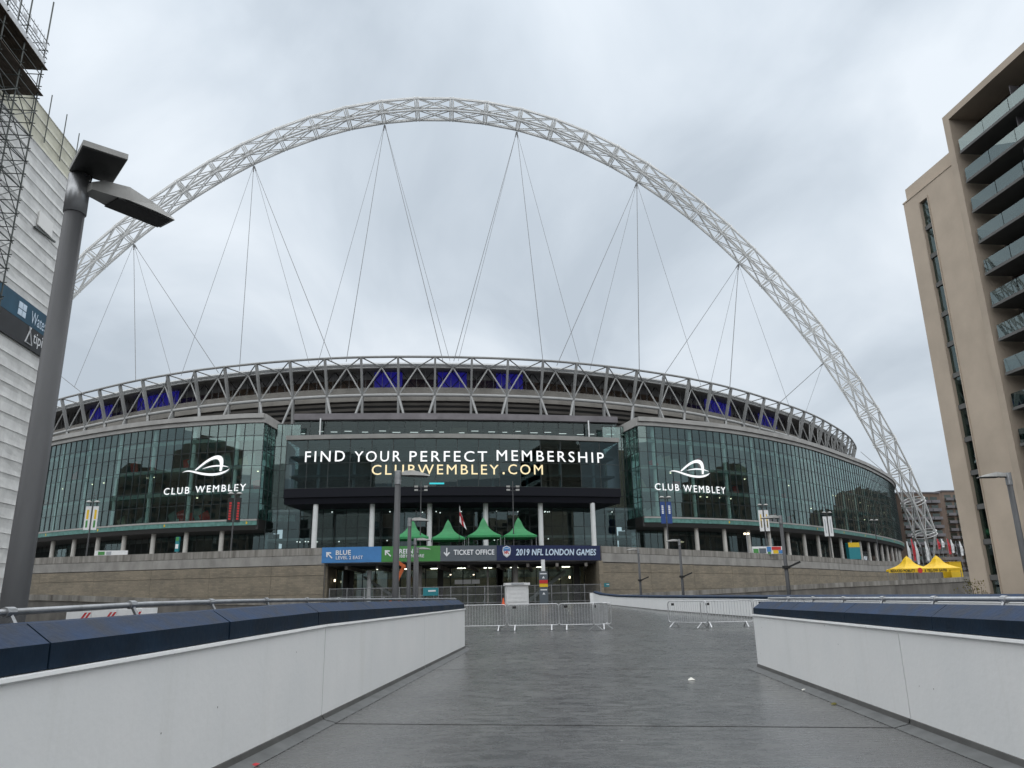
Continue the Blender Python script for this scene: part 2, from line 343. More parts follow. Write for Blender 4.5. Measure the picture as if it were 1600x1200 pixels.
def catmull(P, step):
    P = [np.array(p, float) for p in P]; P = [2*P[0]-P[1]]+P+[2*P[-1]-P[-2]]; o = []
    for i in range(1, len(P)-2):
        for t in np.linspace(0, 1, 24, endpoint=False):
            a, b, c, d = P[i-1:i+3]
            o.append(.5*((2*b)+(c-a)*t+(2*a-5*b+4*c-d)*t*t+(3*b-a-3*c+d)*t**3))
    o.append(P[-2]); o = np.array(o)
    s = np.r_[0, np.cumsum(np.linalg.norm(np.diff(o, axis=0), axis=1))]
    n = max(2, int(round(s[-1]/step))+1) if step else 0
    q = np.linspace(0, s[-1], n)
    return [tuple(np.interp(q, s, o[:, k])[i] for k in range(o.shape[1])) for i in range(n)]
def offs(path, d):
    P = [V((p[0], p[1], 0)) for p in path]; k = len(P); r = []
    for i, p in enumerate(P):
        t = (P[min(i+1, k-1)]-P[max(i-1, 0)]).normalized(); r.append((p.x-t.y*d, p.y+t.x*d))
    return r
TXT = {}
def text2d(s, space=1.0, bold=0.0, shear=0.0):
    k = (s, space, bold, shear)
    if k not in TXT:
        c = bpy.data.curves.new('t', 'FONT'); c.body = s; c.space_character = space; c.offset = bold; c.shear = shear; c.resolution_u = 3
        o = bpy.data.objects.new('t', c); COL.objects.link(o)
        me = bpy.data.meshes.new_from_object(o.evaluated_get(bpy.context.evaluated_depsgraph_get()))
        v = np.array([(q.co.x, q.co.y) for q in me.vertices]); f = [tuple(p.vertices) for p in me.polygons]
        bpy.data.objects.remove(o); bpy.data.curves.remove(c); bpy.data.meshes.remove(me)
        v -= v.min(0); v /= v.max(0); TXT[k] = (v, f)
    return TXT[k]
def text(name, s, m, parent, fn, w, h, space=1.0, bold=0.0, shear=0.0, org=None):
    v, f = text2d(s, space, 0, shear); b = MB()
    for k, (du, dv) in enumerate(((0, 0), (1, 0), (-1, 0), (0, 1), (0, -1))[:5 if bold else 1]):
        b.add([fn(a*w+du*bold*h, c*h+dv*bold*h)+V((0, -.004*k, 0)) for a, c in v], f)
    return b.build(name, m, parent, org)

# ------------------------------------------------------------------ ground and pedway
GZ = -2.6
tag(MB().add([(-3000, -1500, GZ), (3000, -1500, GZ), (3000, 4500, GZ), (-3000, 4500, GZ)], [(0, 1, 2, 3)]).build('ground', 'ground_asphalt'), kind='structure')
def LW(y): return -3.49 + .2027*y          # inner face of the left parapet
def RW(y): return 4.10 + .1727*y
deck = MB()
foot = [(-4.3, -16), (3.5, -16), (6.6, 12), (18.2, 12), (18.4, 42), (22.2, 99), (30, 101), (30, 113), (30, 127), (-17, 127), (-17, 113), (-15, 100), (.2, 99), (.6, 24)]
deck.add([(x, y, dz(x, y)-.03) for x, y in foot]+[(x, y, GZ) for x, y in foot], [tuple(range(14))]+[(i, 14+i, 14+(i+1) % 14, (i+1) % 14) for i in range(14)])
ped = tag(deck.build('pedway', 'kerb_dark'), kind='structure')
def slab(poly):
    n = len(poly); b = MB()
    b.add([(x, y, dz(x, y)) for x, y in poly]+[(x, y, dz(x, y)-.05) for x, y in poly], [tuple(range(n))]+[(i, n+i, n+(i+1) % n, (i+1) % n) for i in range(n)])
    return b.build('deck_slab', 'deck', ped)
def cross(a):                              # joint across the bridge: points on both walls at distance a along it
    l = V((LW(0), 0, 0)); r = V((RW(0), 0, 0))
    dl = V((.2027, 1, 0)); dr = V((.1727, 1, 0))
    t1 = (a+.3-l.dot(BD))/dl.dot(BD); t2 = (a-.3-r.dot(BD))/dr.dot(BD)
    return (l+dl*t1), (r+dr*t2)
js = [-16.5, -10.4, -3.6, 3.25, 10.1, 17.0]
for a, b in zip(js[:-1], js[1:]):
    l0, r0 = cross(a+.03); l1, r1 = cross(b-.03)
    slab([(l0.x, l0.y), (r0.x, r0.y), (r1.x, r1.y), (l1.x, l1.y)])
l0, r0 = cross(17.02)
slab([(l0.x, l0.y), (r0.x, r0.y), (17.9, 13.2), (18.0, 24.6), (1.1, 24.6)])
ys = [24.62, 31.5, 38.4, 45.5, 53, 61, 70, 80, 90, 99.4]
for y0, y1 in zip(ys[:-1], ys[1:]):
    xl = lambda y: 1.0-.006*(y-24); xr = lambda y: 17.5+max(0, y-40)*.071
    for k in range(2):
        f0, f1 = k/2, (k+1)/2
        X = lambda y, f: xl(y)+(xr(y)-xl(y))*f
        slab([(X(y0, f0)+.01, y0+.01), (X(y0, f1)-.01, y0+.01), (X(y1, f1)-.01, y1-.01), (X(y1, f0)+.01, y1-.01)])
slab([(-14.5, 100.2), (29.5, 100.2), (29.5, 126), (-14.5, 126)])

def parapet(name, label, path, prof_z, cap_w=.36, base=None, joints=None, capstep=2.62, side=1, group=None):
    """white wall with a navy chamfered cap; path runs away from the camera along the inner face; side: outward offset sign (+ left)"""
    P = [V((x, y, 0)) for x, y in path]
    seg = np.r_[0, np.cumsum([(P[i+1]-P[i]).length for i in range(len(P)-1)])]; tot = seg[-1]
    def at(s):
        i = min(max(int(np.searchsorted(seg, s))-1, 0), len(P)-2); return P[i].lerp(P[i+1], (s-seg[i])/(seg[i+1]-seg[i]))
    def zz(s): return [float(np.interp(s, [q[0] for q in prof_z], [q[j] for q in prof_z])) for j in (1, 2, 3)]
    org = (P[0].x, P[0].y, dz(P[0].x, P[0].y)); o = thing(name, label, 'wall', org, group=group)
    js_ = joints or [0, tot]
    for a, b in zip(js_[:-1], js_[1:]):
        m = MB(); sub = [a+.012]+[s for s in seg if a+.1 < s < b-.1]+[b-.012]; n = len(sub); vs = []
        for s in sub:
            p = at(s); t = (at(min(s+.2, tot))-at(max(s-.2, 0))).normalized(); nn = V((-t.y, t.x, 0))*side; w, c, k = zz(s); g = dz(p.x, p.y)
            vs += [p+V((0, 0, g-.2)), p+V((0, 0, w-.045)), p-nn*.03+V((0, 0, w-.028)), p-nn*.026+V((0, 0, w-.004)), p+nn*cap_w+V((0, 0, w+.014)), p+nn*cap_w+V((0, 0, GZ))]
        fs = [(i*6+j, i*6+(j+1) % 6, (i+1)*6+(j+1) % 6, (i+1)*6+j) for i in range(n-1) for j in range(6)]+[tuple(range(6)), tuple((n-1)*6+j for j in range(6))]
        m.add(vs, fs); m.build('wall_panel', 'white_paint', o)
        k = MB(); vs = []                  # dark skirting and pale fillet at the foot
        for s in sub:
            p = at(s); t = (at(min(s+.2, tot))-at(max(s-.2, 0))).normalized(); nn = V((-t.y, t.x, 0))*side; g = dz(p.x, p.y)
            vs += [p+V((0, 0, g+.10)), p-nn*.012+V((0, 0, g+.095)), p-nn*.03+V((0, 0, g+.045)), p-nn*.2+V((0, 0, g+.005)), p+V((0, 0, g-.1))]
        k.add(vs, [(i*5+j, i*5+(j+1) % 5, (i+1)*5+(j+1) % 5, (i+1)*5+j) for i in range(n-1) for j in range(5)])
        k.mi = [(1 if (q % 5) in (2, 3) else 0) for q in range(len(k.f))]
        k.build('skirting', ['kerb_dark', 'kerb_light'], o)
    nc = int(round(tot/capstep)); ss = np.linspace(0, tot, nc+1)
    for a, b in zip(ss[:-1], ss[1:]):
        m = MB(); sub = [a+.008]+[s for s in seg if a+.1 < s < b-.1]+[b-.008]; n = len(sub); vs = []
        for s in sub:
            p = at(s); t = (at(min(s+.2, tot))-at(max(s-.2, 0))).normalized(); nn = V((-t.y, t.x, 0))*side; w, c, kk = zz(s); j = random.uniform(-.004, .004)
            vs += [p+nn*(.012+j)+V((0, 0, w+.006)), p+nn*(.016+j)+V((0, 0, c)), p+nn*.20+V((0, 0, kk)), p+nn*(cap_w+.06)+V((0, 0, kk)), p+nn*(cap_w+.06)+V((0, 0, w+.006))]
        m.add(vs, [(i*5+j, i*5+(j+1) % 5, (i+1)*5+(j+1) % 5, (i+1)*5+j) for i in range(n-1) for j in range(5)]+[tuple(range(5)), tuple((n-1)*5+j for j in range(5))])
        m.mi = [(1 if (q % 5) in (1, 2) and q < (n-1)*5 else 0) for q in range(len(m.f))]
        m.build('cap_stone', ['navy', 'navy_sky_sheen'], o)
    return o
yl = [-15, -8, 0, 5, 8.5, 11, 17.56, 23.4]
path = [(LW(y)+(.0 if y < 17 else .0), y) for y in yl]
tot = (23.4+15)*math.hypot(1, .2027)
def sy(y): return (y+15)*math.hypot(1, .2027)
parapet('parapet_wall', 'long white parapet wall with navy cap on the left of the walkway', path,
        [(0, 1.02, 1.18, 1.33), (sy(5), 1.2, 1.365, 1.49), (sy(8.4), 1.265, 1.435, 1.545), (sy(10.8), 1.31, 1.475, 1.59), (sy(23.4), 1.34, 1.46, 1.59)],
        joints=[0, sy(-2.6), sy(4.2), sy(10.87), sy(17.5), tot], side=1)
yr = [-15, -8, 0, 5, 8.8, 15.7]; path = [(RW(y), y) for y in yr]; tot = 30.7*math.hypot(1, .1727)
def sr(y): return (y+15)*math.hypot(1, .1727)
parapet('parapet_wall', 'white parapet wall with navy cap on the right, square end beside the walkway', path,
        [(0, 1.08, 1.24, 1.38), (sr(5), 1.17, 1.33, 1.45), (sr(15.7), 1.2, 1.32, 1.445)], joints=[0, sr(-4.8), sr(2.1), sr(8.88), tot], side=-1)
path = [(17.5, 12.5), (17.45, 40), (17.9, 58.5), (19.9, 80), (20.6, 90), (21.6, 98)]
parapet('parapet_wall', 'far white parapet wall with navy cap behind the steel barriers', path,
        [(0, 1.18, 1.32, 1.42), (28, 1.35, 1.47, 1.55), (46, 1.42, 1.56, 1.64), (66, 1.52, 1.68, 1.76), (76, 1.72, 1.9, 1.98), (86, 2.08, 2.24, 2.32)], side=-1, capstep=5,
        joints=[0, 20, 40, 60, 86.6])
path = [(1.0, 24.4), (.8, 50), (.4, 98)]
parapet('parapet_wall', 'distant navy-capped parapet carrying on beyond the end of the left wall', path, [(0, 1.2, 1.32, 1.42), (40, 1.42, 1.52, 1.58), (74, 1.5, 1.6, 1.7)], side=1, capstep=5, joints=[0, 25, 50, 73.6])

# handrails on the outer side of the two near walls
def rail(label, fn, ss, z, side, mname='galv'):
    o = thing('handrail', label, 'handrail', fn(ss[0]))
    m = MB(); m.path([fn(s)+V((0, 0, z(s))) for s in ss], .024, 8); m.build('rail_tube', mname, o, smooth=True)
    for i, s in enumerate(np.arange(ss[0]+.4, ss[-1], 1.45)):
        p = fn(s)+V((0, 0, z(s))); q = fn(s+.03)-V((side*-.06, 0, 0))+V((0, 0, z(s)-.13))
        b = MB(); b.tube(p+V((0, .001, .001)), q, .02, .02, 6); b.build('bracket', mname, o)
        t = (fn(s+.1)-fn(s)).normalized(); c = MB(); c.tube(p-t*.045, p+t*.045, .036, .036, 8); c.build('clamp', mname, o)
    return o
rail('galvanised tube handrail along the outside of the left wall', lambda y: V((LW(y)-.52, y, 0)), list(np.linspace(-12, 25, 20)), lambda y: float(np.interp(y, [-12, 5.6, 7.1, 9.8, 14, 25], [1.35, 1.565, 1.605, 1.63, 1.63, 1.62])), 1)
rail('pale galvanised tube handrail along the outside of the right wall', lambda y: V((RW(y)+.44, y, 0)), list(np.linspace(-12, 15.9, 16)), lambda y: 1.505, -1, 'galv_light')

# ------------------------------------------------------------------ podium wall
pw_l = catmull([(-86, 143), (-61.2, 130.08), (-45, 124.0), (-24.2, 116.2), (-14.0, 113.1)], 2.0)
ptsR = [(939, 853, 115.6), (1000, 855.6, 119.2), (1160, 863, 132), (1280, 870, 148), (1360, 876, 164), (1410, 878, 177)]
pr3 = [tuple(atY(*q)) for q in ptsR]; pr3.append((pr3[-1][0]+14, pr3[-1][1]+22, pr3[-1][2]))
pw_r3 = catmull(pr3, 2.0)
ZP = 9.09
def podium(label, P3):
    org = (P3[len(P3)//2][0], P3[len(P3)//2][1], GZ); o = thing('podium_wall', label, 'wall', org)
    path = [(p[0], p[1]) for p in P3]; zs = [p[2] for p in P3]
    b = MB(); b.sweep(path, [(.12, GZ-9), (.12, -.02), (.5, -.02), (.5, GZ-9)], zs=zs); b.build('wall_core', 'dark_concrete', o)
    for i in range(len(path)-1):           # stained coping units, then the plain course below them
        p, q = V((*path[i], 0)), V((*path[i+1], 0)); t = (q-p).normalized(); n = V((-t.y, t.x, 0)); z = (zs[i]+zs[i+1])/2; jit = random.uniform(-.012, .012)
        c = (p+q)/2; l = (q-p).length/2-.012; dzz = (zs[i+1]-zs[i])/2
        m = MB(); m.obox(c+n*(.2+jit)+V((0, 0, z-.5)), t*l+V((0, 0, dzz*.98)), n*.26, V((0, 0, .5))); m.build('coping_stone', 'stained', o)
    step = 5
    for i in range(0, len(path)-1, step):
        j = min(i+step, len(path)-1); sub = path[i:j+1]; sz = zs[i:j+1]
        d0 = (V(sub[1])-V(sub[0])).normalized()*.015; sub = [tuple(V(sub[0])+d0)]+sub[1:-1]+[tuple(V(sub[-1])-d0)]
        m = MB(); m.sweep(sub, [(-.03, -2.35), (-.03, -1.04), (.3, -1.04), (.3, -2.35)], zs=sz); m.build('parapet_course', 'concrete', o)
        p, q = V((*sub[0], 0)), V((*sub[-1], 0)); t = (q-p).normalized(); n = V((-t.y, t.x, 0)); L_ = (q-p).length
        zt = min(sz)-2.45; zb = GZ; rows = [(zb, 2.6), (2.63, (zt+2.6)/2+.6), ((zt+2.6)/2+.63, zt)]
        for z0, z1 in rows:
            h = (z1-z0)/2-.008; b = MB(); b.box((0, .1, 0), (L_, .36, 2*h)); me = b.mesh('brick_panel', 'brick')
            c = (p+q)/2+V((0, 0, (z0+z1)/2)); Mw = Matrix((( t.x, n.x, 0, c.x), (t.y, n.y, 0, c.y), (0, 0, 1, c.z), (0, 0, 0, 1)))
            inst('brick_panel', me, o, Mw, org)
    return o
podium('pale brick podium wall with stained concrete parapet, left of the coloured signs', [(x, y, ZP) for x, y in pw_l])
podium('pale brick podium wall with stained concrete parapet, curving away right of the coloured signs', pw_r3)

# ------------------------------------------------------------------ stadium
X0 = 5.7
SO = (X0, 140, 7.9)
st = thing('stadium', 'huge oval stadium with dark green glass front and ring of grey roof trusses', 'stadium', SO)
wing_pts = [(34, 135.1), (39, 136), (53, 140.8), (66, 148), (80, 158), (97, 173), (113, 188.3), (134, 212), (146, 232), (152, 256)]
TZ = 7.75                                   # terrace level
ZB, ZT = 15.55, 32.4
rows = [15.55, 18.25, 20.85, 24.8, 27.5, 30.2, 32.4]
pane_me = {k: unit('pane', k) for k in ('wing_glass', 'screen_glass', 'lobby_glass', 'gallery_glass')}
def pane(name, mname, parent, p, q, z0, z1, off=0, gap=.05, jit=.004, th=.03):
    p, q = V((p[0], p[1], 0)), V((q[0], q[1], 0)); t = (q-p).normalized(); n = V((-t.y, t.x, 0)); l = (q-p).length-gap; h = z1-z0-gap; c = (p+q)/2+n*off+V((0, 0, (z0+z1)/2))
    rot = Matrix.Rotation(random.gauss(0, jit), 3, 'Z') @ Matrix((( t.x, n.x, 0), (t.y, n.y, 0), (0, 0, 1))) @ Matrix.Rotation(random.gauss(0, jit), 3, 'X')
    return inst(name, pane_me[mname], parent, Matrix.Translation(c) @ rot.to_4x4() @ Matrix.Diagonal((l, th, h, 1)), SO)
# terrace
tl = offs(pw_l, .4); trr = offs([(p[0], p[1]) for p in pw_r3], .4)
front = tl + [(-14.2, 114), (3.6, 112.9), (26.6, 116)] + trr
b = MB(); n = len(front); back = [(x+ (x-X0)*.05, max(y+8, 262 if abs(x-X0) > 130 else 172)) for x, y in front]
b.add([(x, y, TZ-.05) for x, y in front]+[(x, y, TZ-.05) for x, y in back]+[(x, y, TZ-.9) for x, y in front]+[(x, y, TZ-.9) for x, y in back],
      [(i, i+1, n+i+1, n+i) for i in range(n-1)]+[(2*n+i, 3*n+i, 3*n+i+1, 2*n+i+1) for i in range(n-1)]+[(i, 2*n+i, 2*n+i+1, i+1) for i in range(n-1)])
b.build('terrace', 'concrete', st)
n_single = 0
def wing(sign, dmax):
    global n_single
    P = catmull([(X0+sign*d, y) for d, y in wing_pts if d <= dmax], 1.72)
    if sign < 0: P = P[::-1]
    K = len(P)
    cw = MB()
    for i, p in enumerate(P):
        t = (V(P[min(i+1, K-1)])-V(P[max(i-1, 0)])).normalized(); n = V((-t.y, t.x))
        cw.bar((p[0]-n.x*.03, p[1]-n.y*.03, ZB), (p[0]-n.x*.03, p[1]-n.y*.03, ZT), .085, .16, up=(n.x, n.y, 0))
    for z in rows:
        cw.sweep(P, [(-.06, z-.045), (-.06, z+.045), (.08, z+.045), (.08, z-.045)])
    frame = cw.build('curtain_frame', 'frame_dark', st)
    rest = MB()
    order = range(K-1) if sign > 0 else range(K-2, -1, -1)
    for i in order:
        for z0, z1 in zip(rows[:-1], rows[1:]):
            if n_single < 300 and (sign > 0 or n_single < 180):
                pane('pane', 'wing_glass', frame, P[i], P[i+1], z0, z1); n_single += 1
            else:
                p, q = V((*P[i], 0)), V((*P[i+1], 0)); t = (q-p).normalized(); n = V((-t.y, t.x, 0))
                a1, a2 = random.gauss(0, .004), random.gauss(0, .004)
                t2 = (t+n*a1).normalized(); up = (V((0, 0, 1))+n*a2).normalized(); n2 = t2.cross(up)
                rest.obox((p+q)/2+V((0, 0, (z0+z1)/2)), t2*((q-p).length/2-.025), n2*.015, up*((z1-z0)/2-.025))
    if rest.v: tag(rest.build('pane', 'wing_glass', frame), kind='stuff')
    # top fascia in two steps, turquoise ribbon and soffit
    m = MB(); m.sweep(P, [(-.35, 32.45), (-.35, 33.2), (.6, 33.2), (.6, 32.45)]); m.build('fascia', 'fascia', st)
    m = MB(); m.sweep(P, [(-.75, 33.22), (-.75, 34.05), (10, 34.4), (10, 33.22)]); m.build('fascia', 'fascia', st)
    m = MB(); m.sweep(P, [(-.5, 15.2), (-.5, 15.48), (.5, 15.48), (.5, 15.2)]); m.build('ledge', 'fascia', st)
    m = MB(); m.sweep(P, [(-.4, 14.45), (-.44, 15.19), (.3, 15.19), (.3, 14.45)]); rb = m.build('ribbon_band', 'turquoise', st)
    m = MB()
    for i in range(2, K-1, 9): 
        p, q = V((*P[i], 0)), V((*P[min(i+1, K-1)], 0)); t = (q-p).normalized(); nn = V((-t.y, t.x, 0)); m.obox(p-nn*.43+V((0, 0, 14.85)), t*.12, nn*.02, V((0, 0, .2)))
    m.build('ribbon_mark', 'sign_yellow', rb)
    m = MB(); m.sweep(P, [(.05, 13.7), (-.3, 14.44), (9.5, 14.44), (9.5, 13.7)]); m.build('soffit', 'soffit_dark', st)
    # inside: floors, back wall, columns, lamps
    for z, d in ((15.3, 9), (20.6, 9), (24.9, 9), (29.9, 9)):
        m = MB(); m.sweep(P, [(.45, z-.5), (.45, z+.15), (d, z+.15), (d, z-.5)]); m.build('floor_slab', 'slab', st)
    m = MB(); m.sweep(offs(P, 9), [(0, 13), (0, 33.2), (.3, 33.2), (.3, 13)]); m.build('back_wall', 'interior', st)
    Pi = offs(P, .95)
    for i in range(2, K-1, 5):
        m = MB(); m.tube((*Pi[i], 15.3), (*Pi[i], 33.2), .34, .34, 12); m.build('inner_column', 'white_col', st, smooth=False)
    lm = MB(); Pj = offs(P, 3.2)
    for i in range(1, K-1):
        for z in (20.0, 24.3):
            if random.random() < .16: lm.box((Pj[i][0], Pj[i][1], z-.02), (.22, .22, .1))
    lm.build('ceiling_lamps', 'lamp_warm', st)
    fu = MB(); Pk = offs(P, 5.0)                      # partitions and bar fronts that show through the glass
    for i in range(1, K-2):
        for z, h in ((15.3, 3.2), (20.6, 3), (24.9, 3.6)):
            if random.random() < .38:
                p, q = V((*Pk[i], 0)), V((*Pk[i+1], 0)); fu.bar(p+V((0, 0, z+h/2*random.uniform(.4, 1))), q+V((0, 0, z+h/2)), .2, h*random.uniform(.4, 1), mi=random.choice((0, 0, 1, 2, 3)))
    fu.build('partitions', ['interior_dark', 'interior_warm', 'sign_red', 'slab'], st)
    # open storey below: columns and recessed glazing
    Pc = offs(P, 1.2); Pg = offs(P, 6.5)
    s_i = range(3, K-1, 4)
    for i in s_i:
        m = MB(); m.tube((*Pc[i], TZ-.06), (*Pc[i], 14.4), .42, .38, 14); m.build('column', 'stone_col', st, smooth=False)
    fr = MB()
    fr.sweep(Pg, [(0, 9.9), (0, 10), (.1, 10), (.1, 9.9)])
    for i in range(K): fr.bar((*Pg[i], TZ), (*Pg[i], 13.7), .07, .1)
    gf = fr.build('shopfront_frame', 'frame_dark', st)
    for i in range(K-1):
        if (sign > 0 and i > 16 and (i//5) % 2 == 1) or (sign < 0 and K-1-i > 16 and (i//5) % 2): continue
        if i*1.0 > 46 and sign > 0: break
        pane('shopfront_pane', 'lobby_glass', gf, Pg[i], Pg[i+1], TZ+.02, 13.7)
    m = MB(); m.sweep(offs(P, 13), [(0, TZ-.1), (0, 14), (.3, 14), (.3, TZ-.1)]); m.build('back_wall', 'interior_dark', st)
    # end return facing the gap beside the centre block
    e = P[0] if sign > 0 else P[-1]; r = 9.0
    fr = MB(); a = (e[0], e[1]); c = (e[0]-sign*1.6, e[1]+r)
    for k in range(6): x = a[0]+(c[0]-a[0])*k/5; y = a[1]+(c[1]-a[1])*k/5; fr.bar((x, y, ZB), (x, y, ZT), .08, .14)
    for z in rows: fr.bar((*a, z), (*c, z), .12, .09)
    rf = fr.build('return_frame', 'frame_dark', st)
    for k in range(5):
        p = V(a).lerp(V(c), k/5); q = V(a).lerp(V(c), (k+1)/5)
        if sign > 0: p, q = q, p
        for z0, z1 in zip(rows[:-1], rows[1:]): pane('return_pane', 'wing_glass', rf, p, q, z0, z1)
    m = MB(); m.bar((a[0], a[1]-.3, 33.2), (c[0], c[1], 33.2), .5, 1.6); m.build('fascia', 'fascia', st)
    m = MB(); m.bar((a[0], a[1]-.2, 14.6), (c[0], c[1], 14.6), .4, 1.7); m.build('soffit_edge', 'soffit_dark', st)
    return P
PL = wing(-1, 134)
PR = wing(1, 152)

# --- centre block with the lettered screen
def arc3(xl, yl_, xc, yc, xr, yr_, step):
    a = np.polyfit([xl, xc, xr], [yl_, yc, yr_], 2); xs = np.linspace(xl, xr, int(round((xr-xl)/step))+1); return [(float(x), float(np.polyval(a, x))) for x in xs]
BF = arc3(-23.2, 129.3, X0-.3, 126.8, 34.3, 129.6, 3.6)
zg0, zg1, zgm = 19.85, 28.0, 24.0
m = MB(); 
for x, y in BF: m.bar((x, y-.03, zg0), (x, y-.03, zg1), .07, .12)
for z in (zg0, zgm, zg1): m.sweep(BF, [(-.07, z-.04), (-.07, z+.04), (.05, z+.04), (.05, z-.04)])
scf = m.build('screen_frame', 'frame_dark', st)
for p, q in zip(BF[:-1], BF[1:]):
    for z0, z1 in ((zg0, zgm), (zgm, zg1)): pane('screen_pane', 'screen_glass', scf, p, q, z0, z1, jit=.003)
m = MB(); m.sweep(BF, [(-.55, 28.05), (-.7, 28.75), (9, 28.9), (9, 28.05)]); m.build('screen_cap', 'fascia', st)
m = MB(); m.sweep(BF, [(-.05, 18.35), (-.05, zg0-.06), (9, zg0-.06), (9, 18.35)]); m.build('screen_skirt', 'black_skirt', st)
m = MB(); m.sweep(BF, [(.5, 17.3), (.3, 18.33), (9, 18.33), (9, 17.3)]); m.build('screen_soffit', 'black_skirt', st)
for (a, b_) in ((BF[0], -1), (BF[-1], 1)):
    m = MB(); m.bar((a[0], a[1]+.3, 23.1), (a[0], a[1]+9, 23.1), .12, 9.7); m.build('screen_side', 'frame_dark', st)
m = MB(); m.sweep(offs(BF, 7), [(0, zg0), (0, zg1), (.2, zg1), (.2, zg0)]); m.build('screen_back', 'interior_dark', st)
for k, x in enumerate(np.linspace(-18, 30, 9)):
    m = MB(); m.tube((x, 131.5, zg0), (x, 131.5, zg1), .28, .28, 10); m.build('inner_column', 'interior', st)
for z in (22.3, 25.6):
    m = MB(); m.sweep(offs(BF, 2.2), [(0, z-.25), (0, z+.1), (4.5, z+.1), (4.5, z-.25)]); m.build('screen_floor', 'interior_dark', st)
def bx(px, py):
    """x on the screen front below a photo bearing"""
    x = atY(px, py, 128).x
    for _ in range(6): x = atY(px, py, float(np.polyval(BFa, x))).x
    return x
BFa = np.polyfit([p[0] for p in BF], [p[1] for p in BF], 2)
def scr(u0, z0): return lambda u, v: V((u0+u, float(np.polyval(BFa, u0+u))-.13, z0+v))
def led(s, m, px0, px1, pyb, pyt, space, bold):
    xa, xb = bx(px0, (pyb+pyt)/2), bx(px1, (pyb+pyt)/2); xm = (xa+xb)/2; ym = float(np.polyval(BFa, xm))
    z0 = atY((px0+px1)/2, pyb, ym).z; z1 = atY((px0+px1)/2, pyt, ym).z
    return text('screen_lettering', s, m, scf, scr(xa, z0), xb-xa, z1-z0, space, bold)
def led_words(words, m, pyb, pyt, bold):
    for wd, a, b_ in words: led(wd, m, a, b_, pyb, pyt, 1.28, bold)
led_words([('FIND', 477, 539), ('YOUR', 554, 626), ('PERFECT', 640, 761), ('MEMBERSHIP', 776, 943)], 'led_white', 721.5, 705, .004)
led_words([('CLUBWEMBLEY', 581, 779), ('COM', 794, 848)], 'led_gold', 741.5, 726, .004)
led('.', 'led_gold', 785, 788.6, 741.5, 737.6, 1, 0)
xa, xb = bx(671, 755), bx(694, 755); zc = atY(682, 755.5, 126.8).z
m = MB(); m.box(((xa+xb)/2, float(np.polyval(BFa, xa))-.13, zc), (xb-xa, .04, .26)); m.build('screen_bar', 'led_cyan', scf)
# white columns under the block, lobby glazing set back
lob = arc3(-27.5, 138, X0, 134.5, 39, 138, 2.02)
for px in (492, 581, 671, 759, 845, 927):
    p = atY(px, 820, 129.6); m = MB(); m.tube((p.x, p.y, TZ-.06), (p.x, p.y, 17.32), .43, .43, 16); m.build('lobby_column', 'white_col', st, smooth=False)
lr = [TZ, 10.6, 13.9, 17.4]
fr = MB()
for x, y in lob: fr.bar((x, y-.03, TZ), (x, y-.03, 17.4), .07, .12)
for z in lr: fr.sweep(lob, [(-.07, z-.04), (-.07, z+.04), (.05, z+.04), (.05, z-.04)])
lf = fr.build('lobby_frame', 'frame_dark', st)
for p, q in zip(lob[:-1], lob[1:]):
    for z0, z1 in zip(lr[:-1], lr[1:]): pane('lobby_pane', 'lobby_glass', lf, p, q, z0, z1)
m = MB(); m.sweep(offs(lob, 8), [(0, TZ-.05), (0, 17.5), (.3, 17.5), (.3, TZ-.05)]); m.build('lobby_back_wall', 'interior_dark', st)
for z in (12.4, 17.4):
    m = MB(); m.sweep(offs(lob, .8), [(0, z-.4), (0, z), (7, z), (7, z-.4)]); m.build('lobby_floor', 'interior', st)
lm = MB()
for k in range(26): lm.box((random.uniform(-24, 36), random.uniform(137.5, 140), random.choice((11.9, 16.9))), (.16, .16, .12))
lm.build('lobby_lamps', 'lamp_white', st)
# recessed glass in the gaps beside the block
for xa, xb in ((-29.5, -22.8), (34.2, 41.5)):
    g = [(xa+(xb-xa)*k/4, 140.5) for k in range(5)]; fr = MB()
    for x, y in g: fr.bar((x, y-.03, 15), (x, y-.03, 33.5), .08, .14)
    for z in (15.55, 19.8, 24.8, 29.2, 33.4): fr.bar((xa, 140.47, z), (xb, 140.47, z), .12, .1)
    gf = fr.build('gap_frame', 'frame_dark', st)
    for p, q in zip(g[:-1], g[1:]):
        for z0, z1 in ((15.55, 19.8), (19.8, 24.8), (24.8, 29.2), (29.2, 33.4)): pane('gap_pane', 'wing_glass', gf, p, q, z0, z1)
    m = MB(); m.box(((xa+xb)/2, 147, 24.3), (xb-xa+2, .3, 19)); m.build('back_wall', 'interior_dark', st)
# gallery strip above the screen
GA = arc3(-24.4, 142.5, X0, 141, 37.6, 142.5, 3.02)
fr = MB()
for x, y in GA: fr.bar((x, y-.03, 28.9), (x, y-.03, 34.5), .05, .1)
gaf = fr.build('gallery_frame', 'frame_dark', st)
for p, q in zip(GA[:-1], GA[1:]): pane('gallery_pane', 'gallery_glass', gaf, p, q, 28.9, 34.5)
m = MB(); m.sweep(GA, [(-.9, 34.52), (-.9, 35.7), (9, 35.9), (9, 34.52)]); m.build('gallery_fascia', 'grey_panel', st)
m = MB(); m.sweep(offs(GA, 6), [(0, 28.5), (0, 34.6), (.2, 34.6), (.2, 28.5)]); m.build('gallery_back', 'grey_panel', st)
m = MB()
for p, q in zip(GA[:-1], GA[1:]):
    x = (p[0]+q[0])/2+random.uniform(-.5, .5); m.box((x, p[1]+1.5, 32.6+random.uniform(-.25, .25)), (random.uniform(.9, 1.6), .1, .09))
m.build('gallery_lamps', 'lamp_white', st)
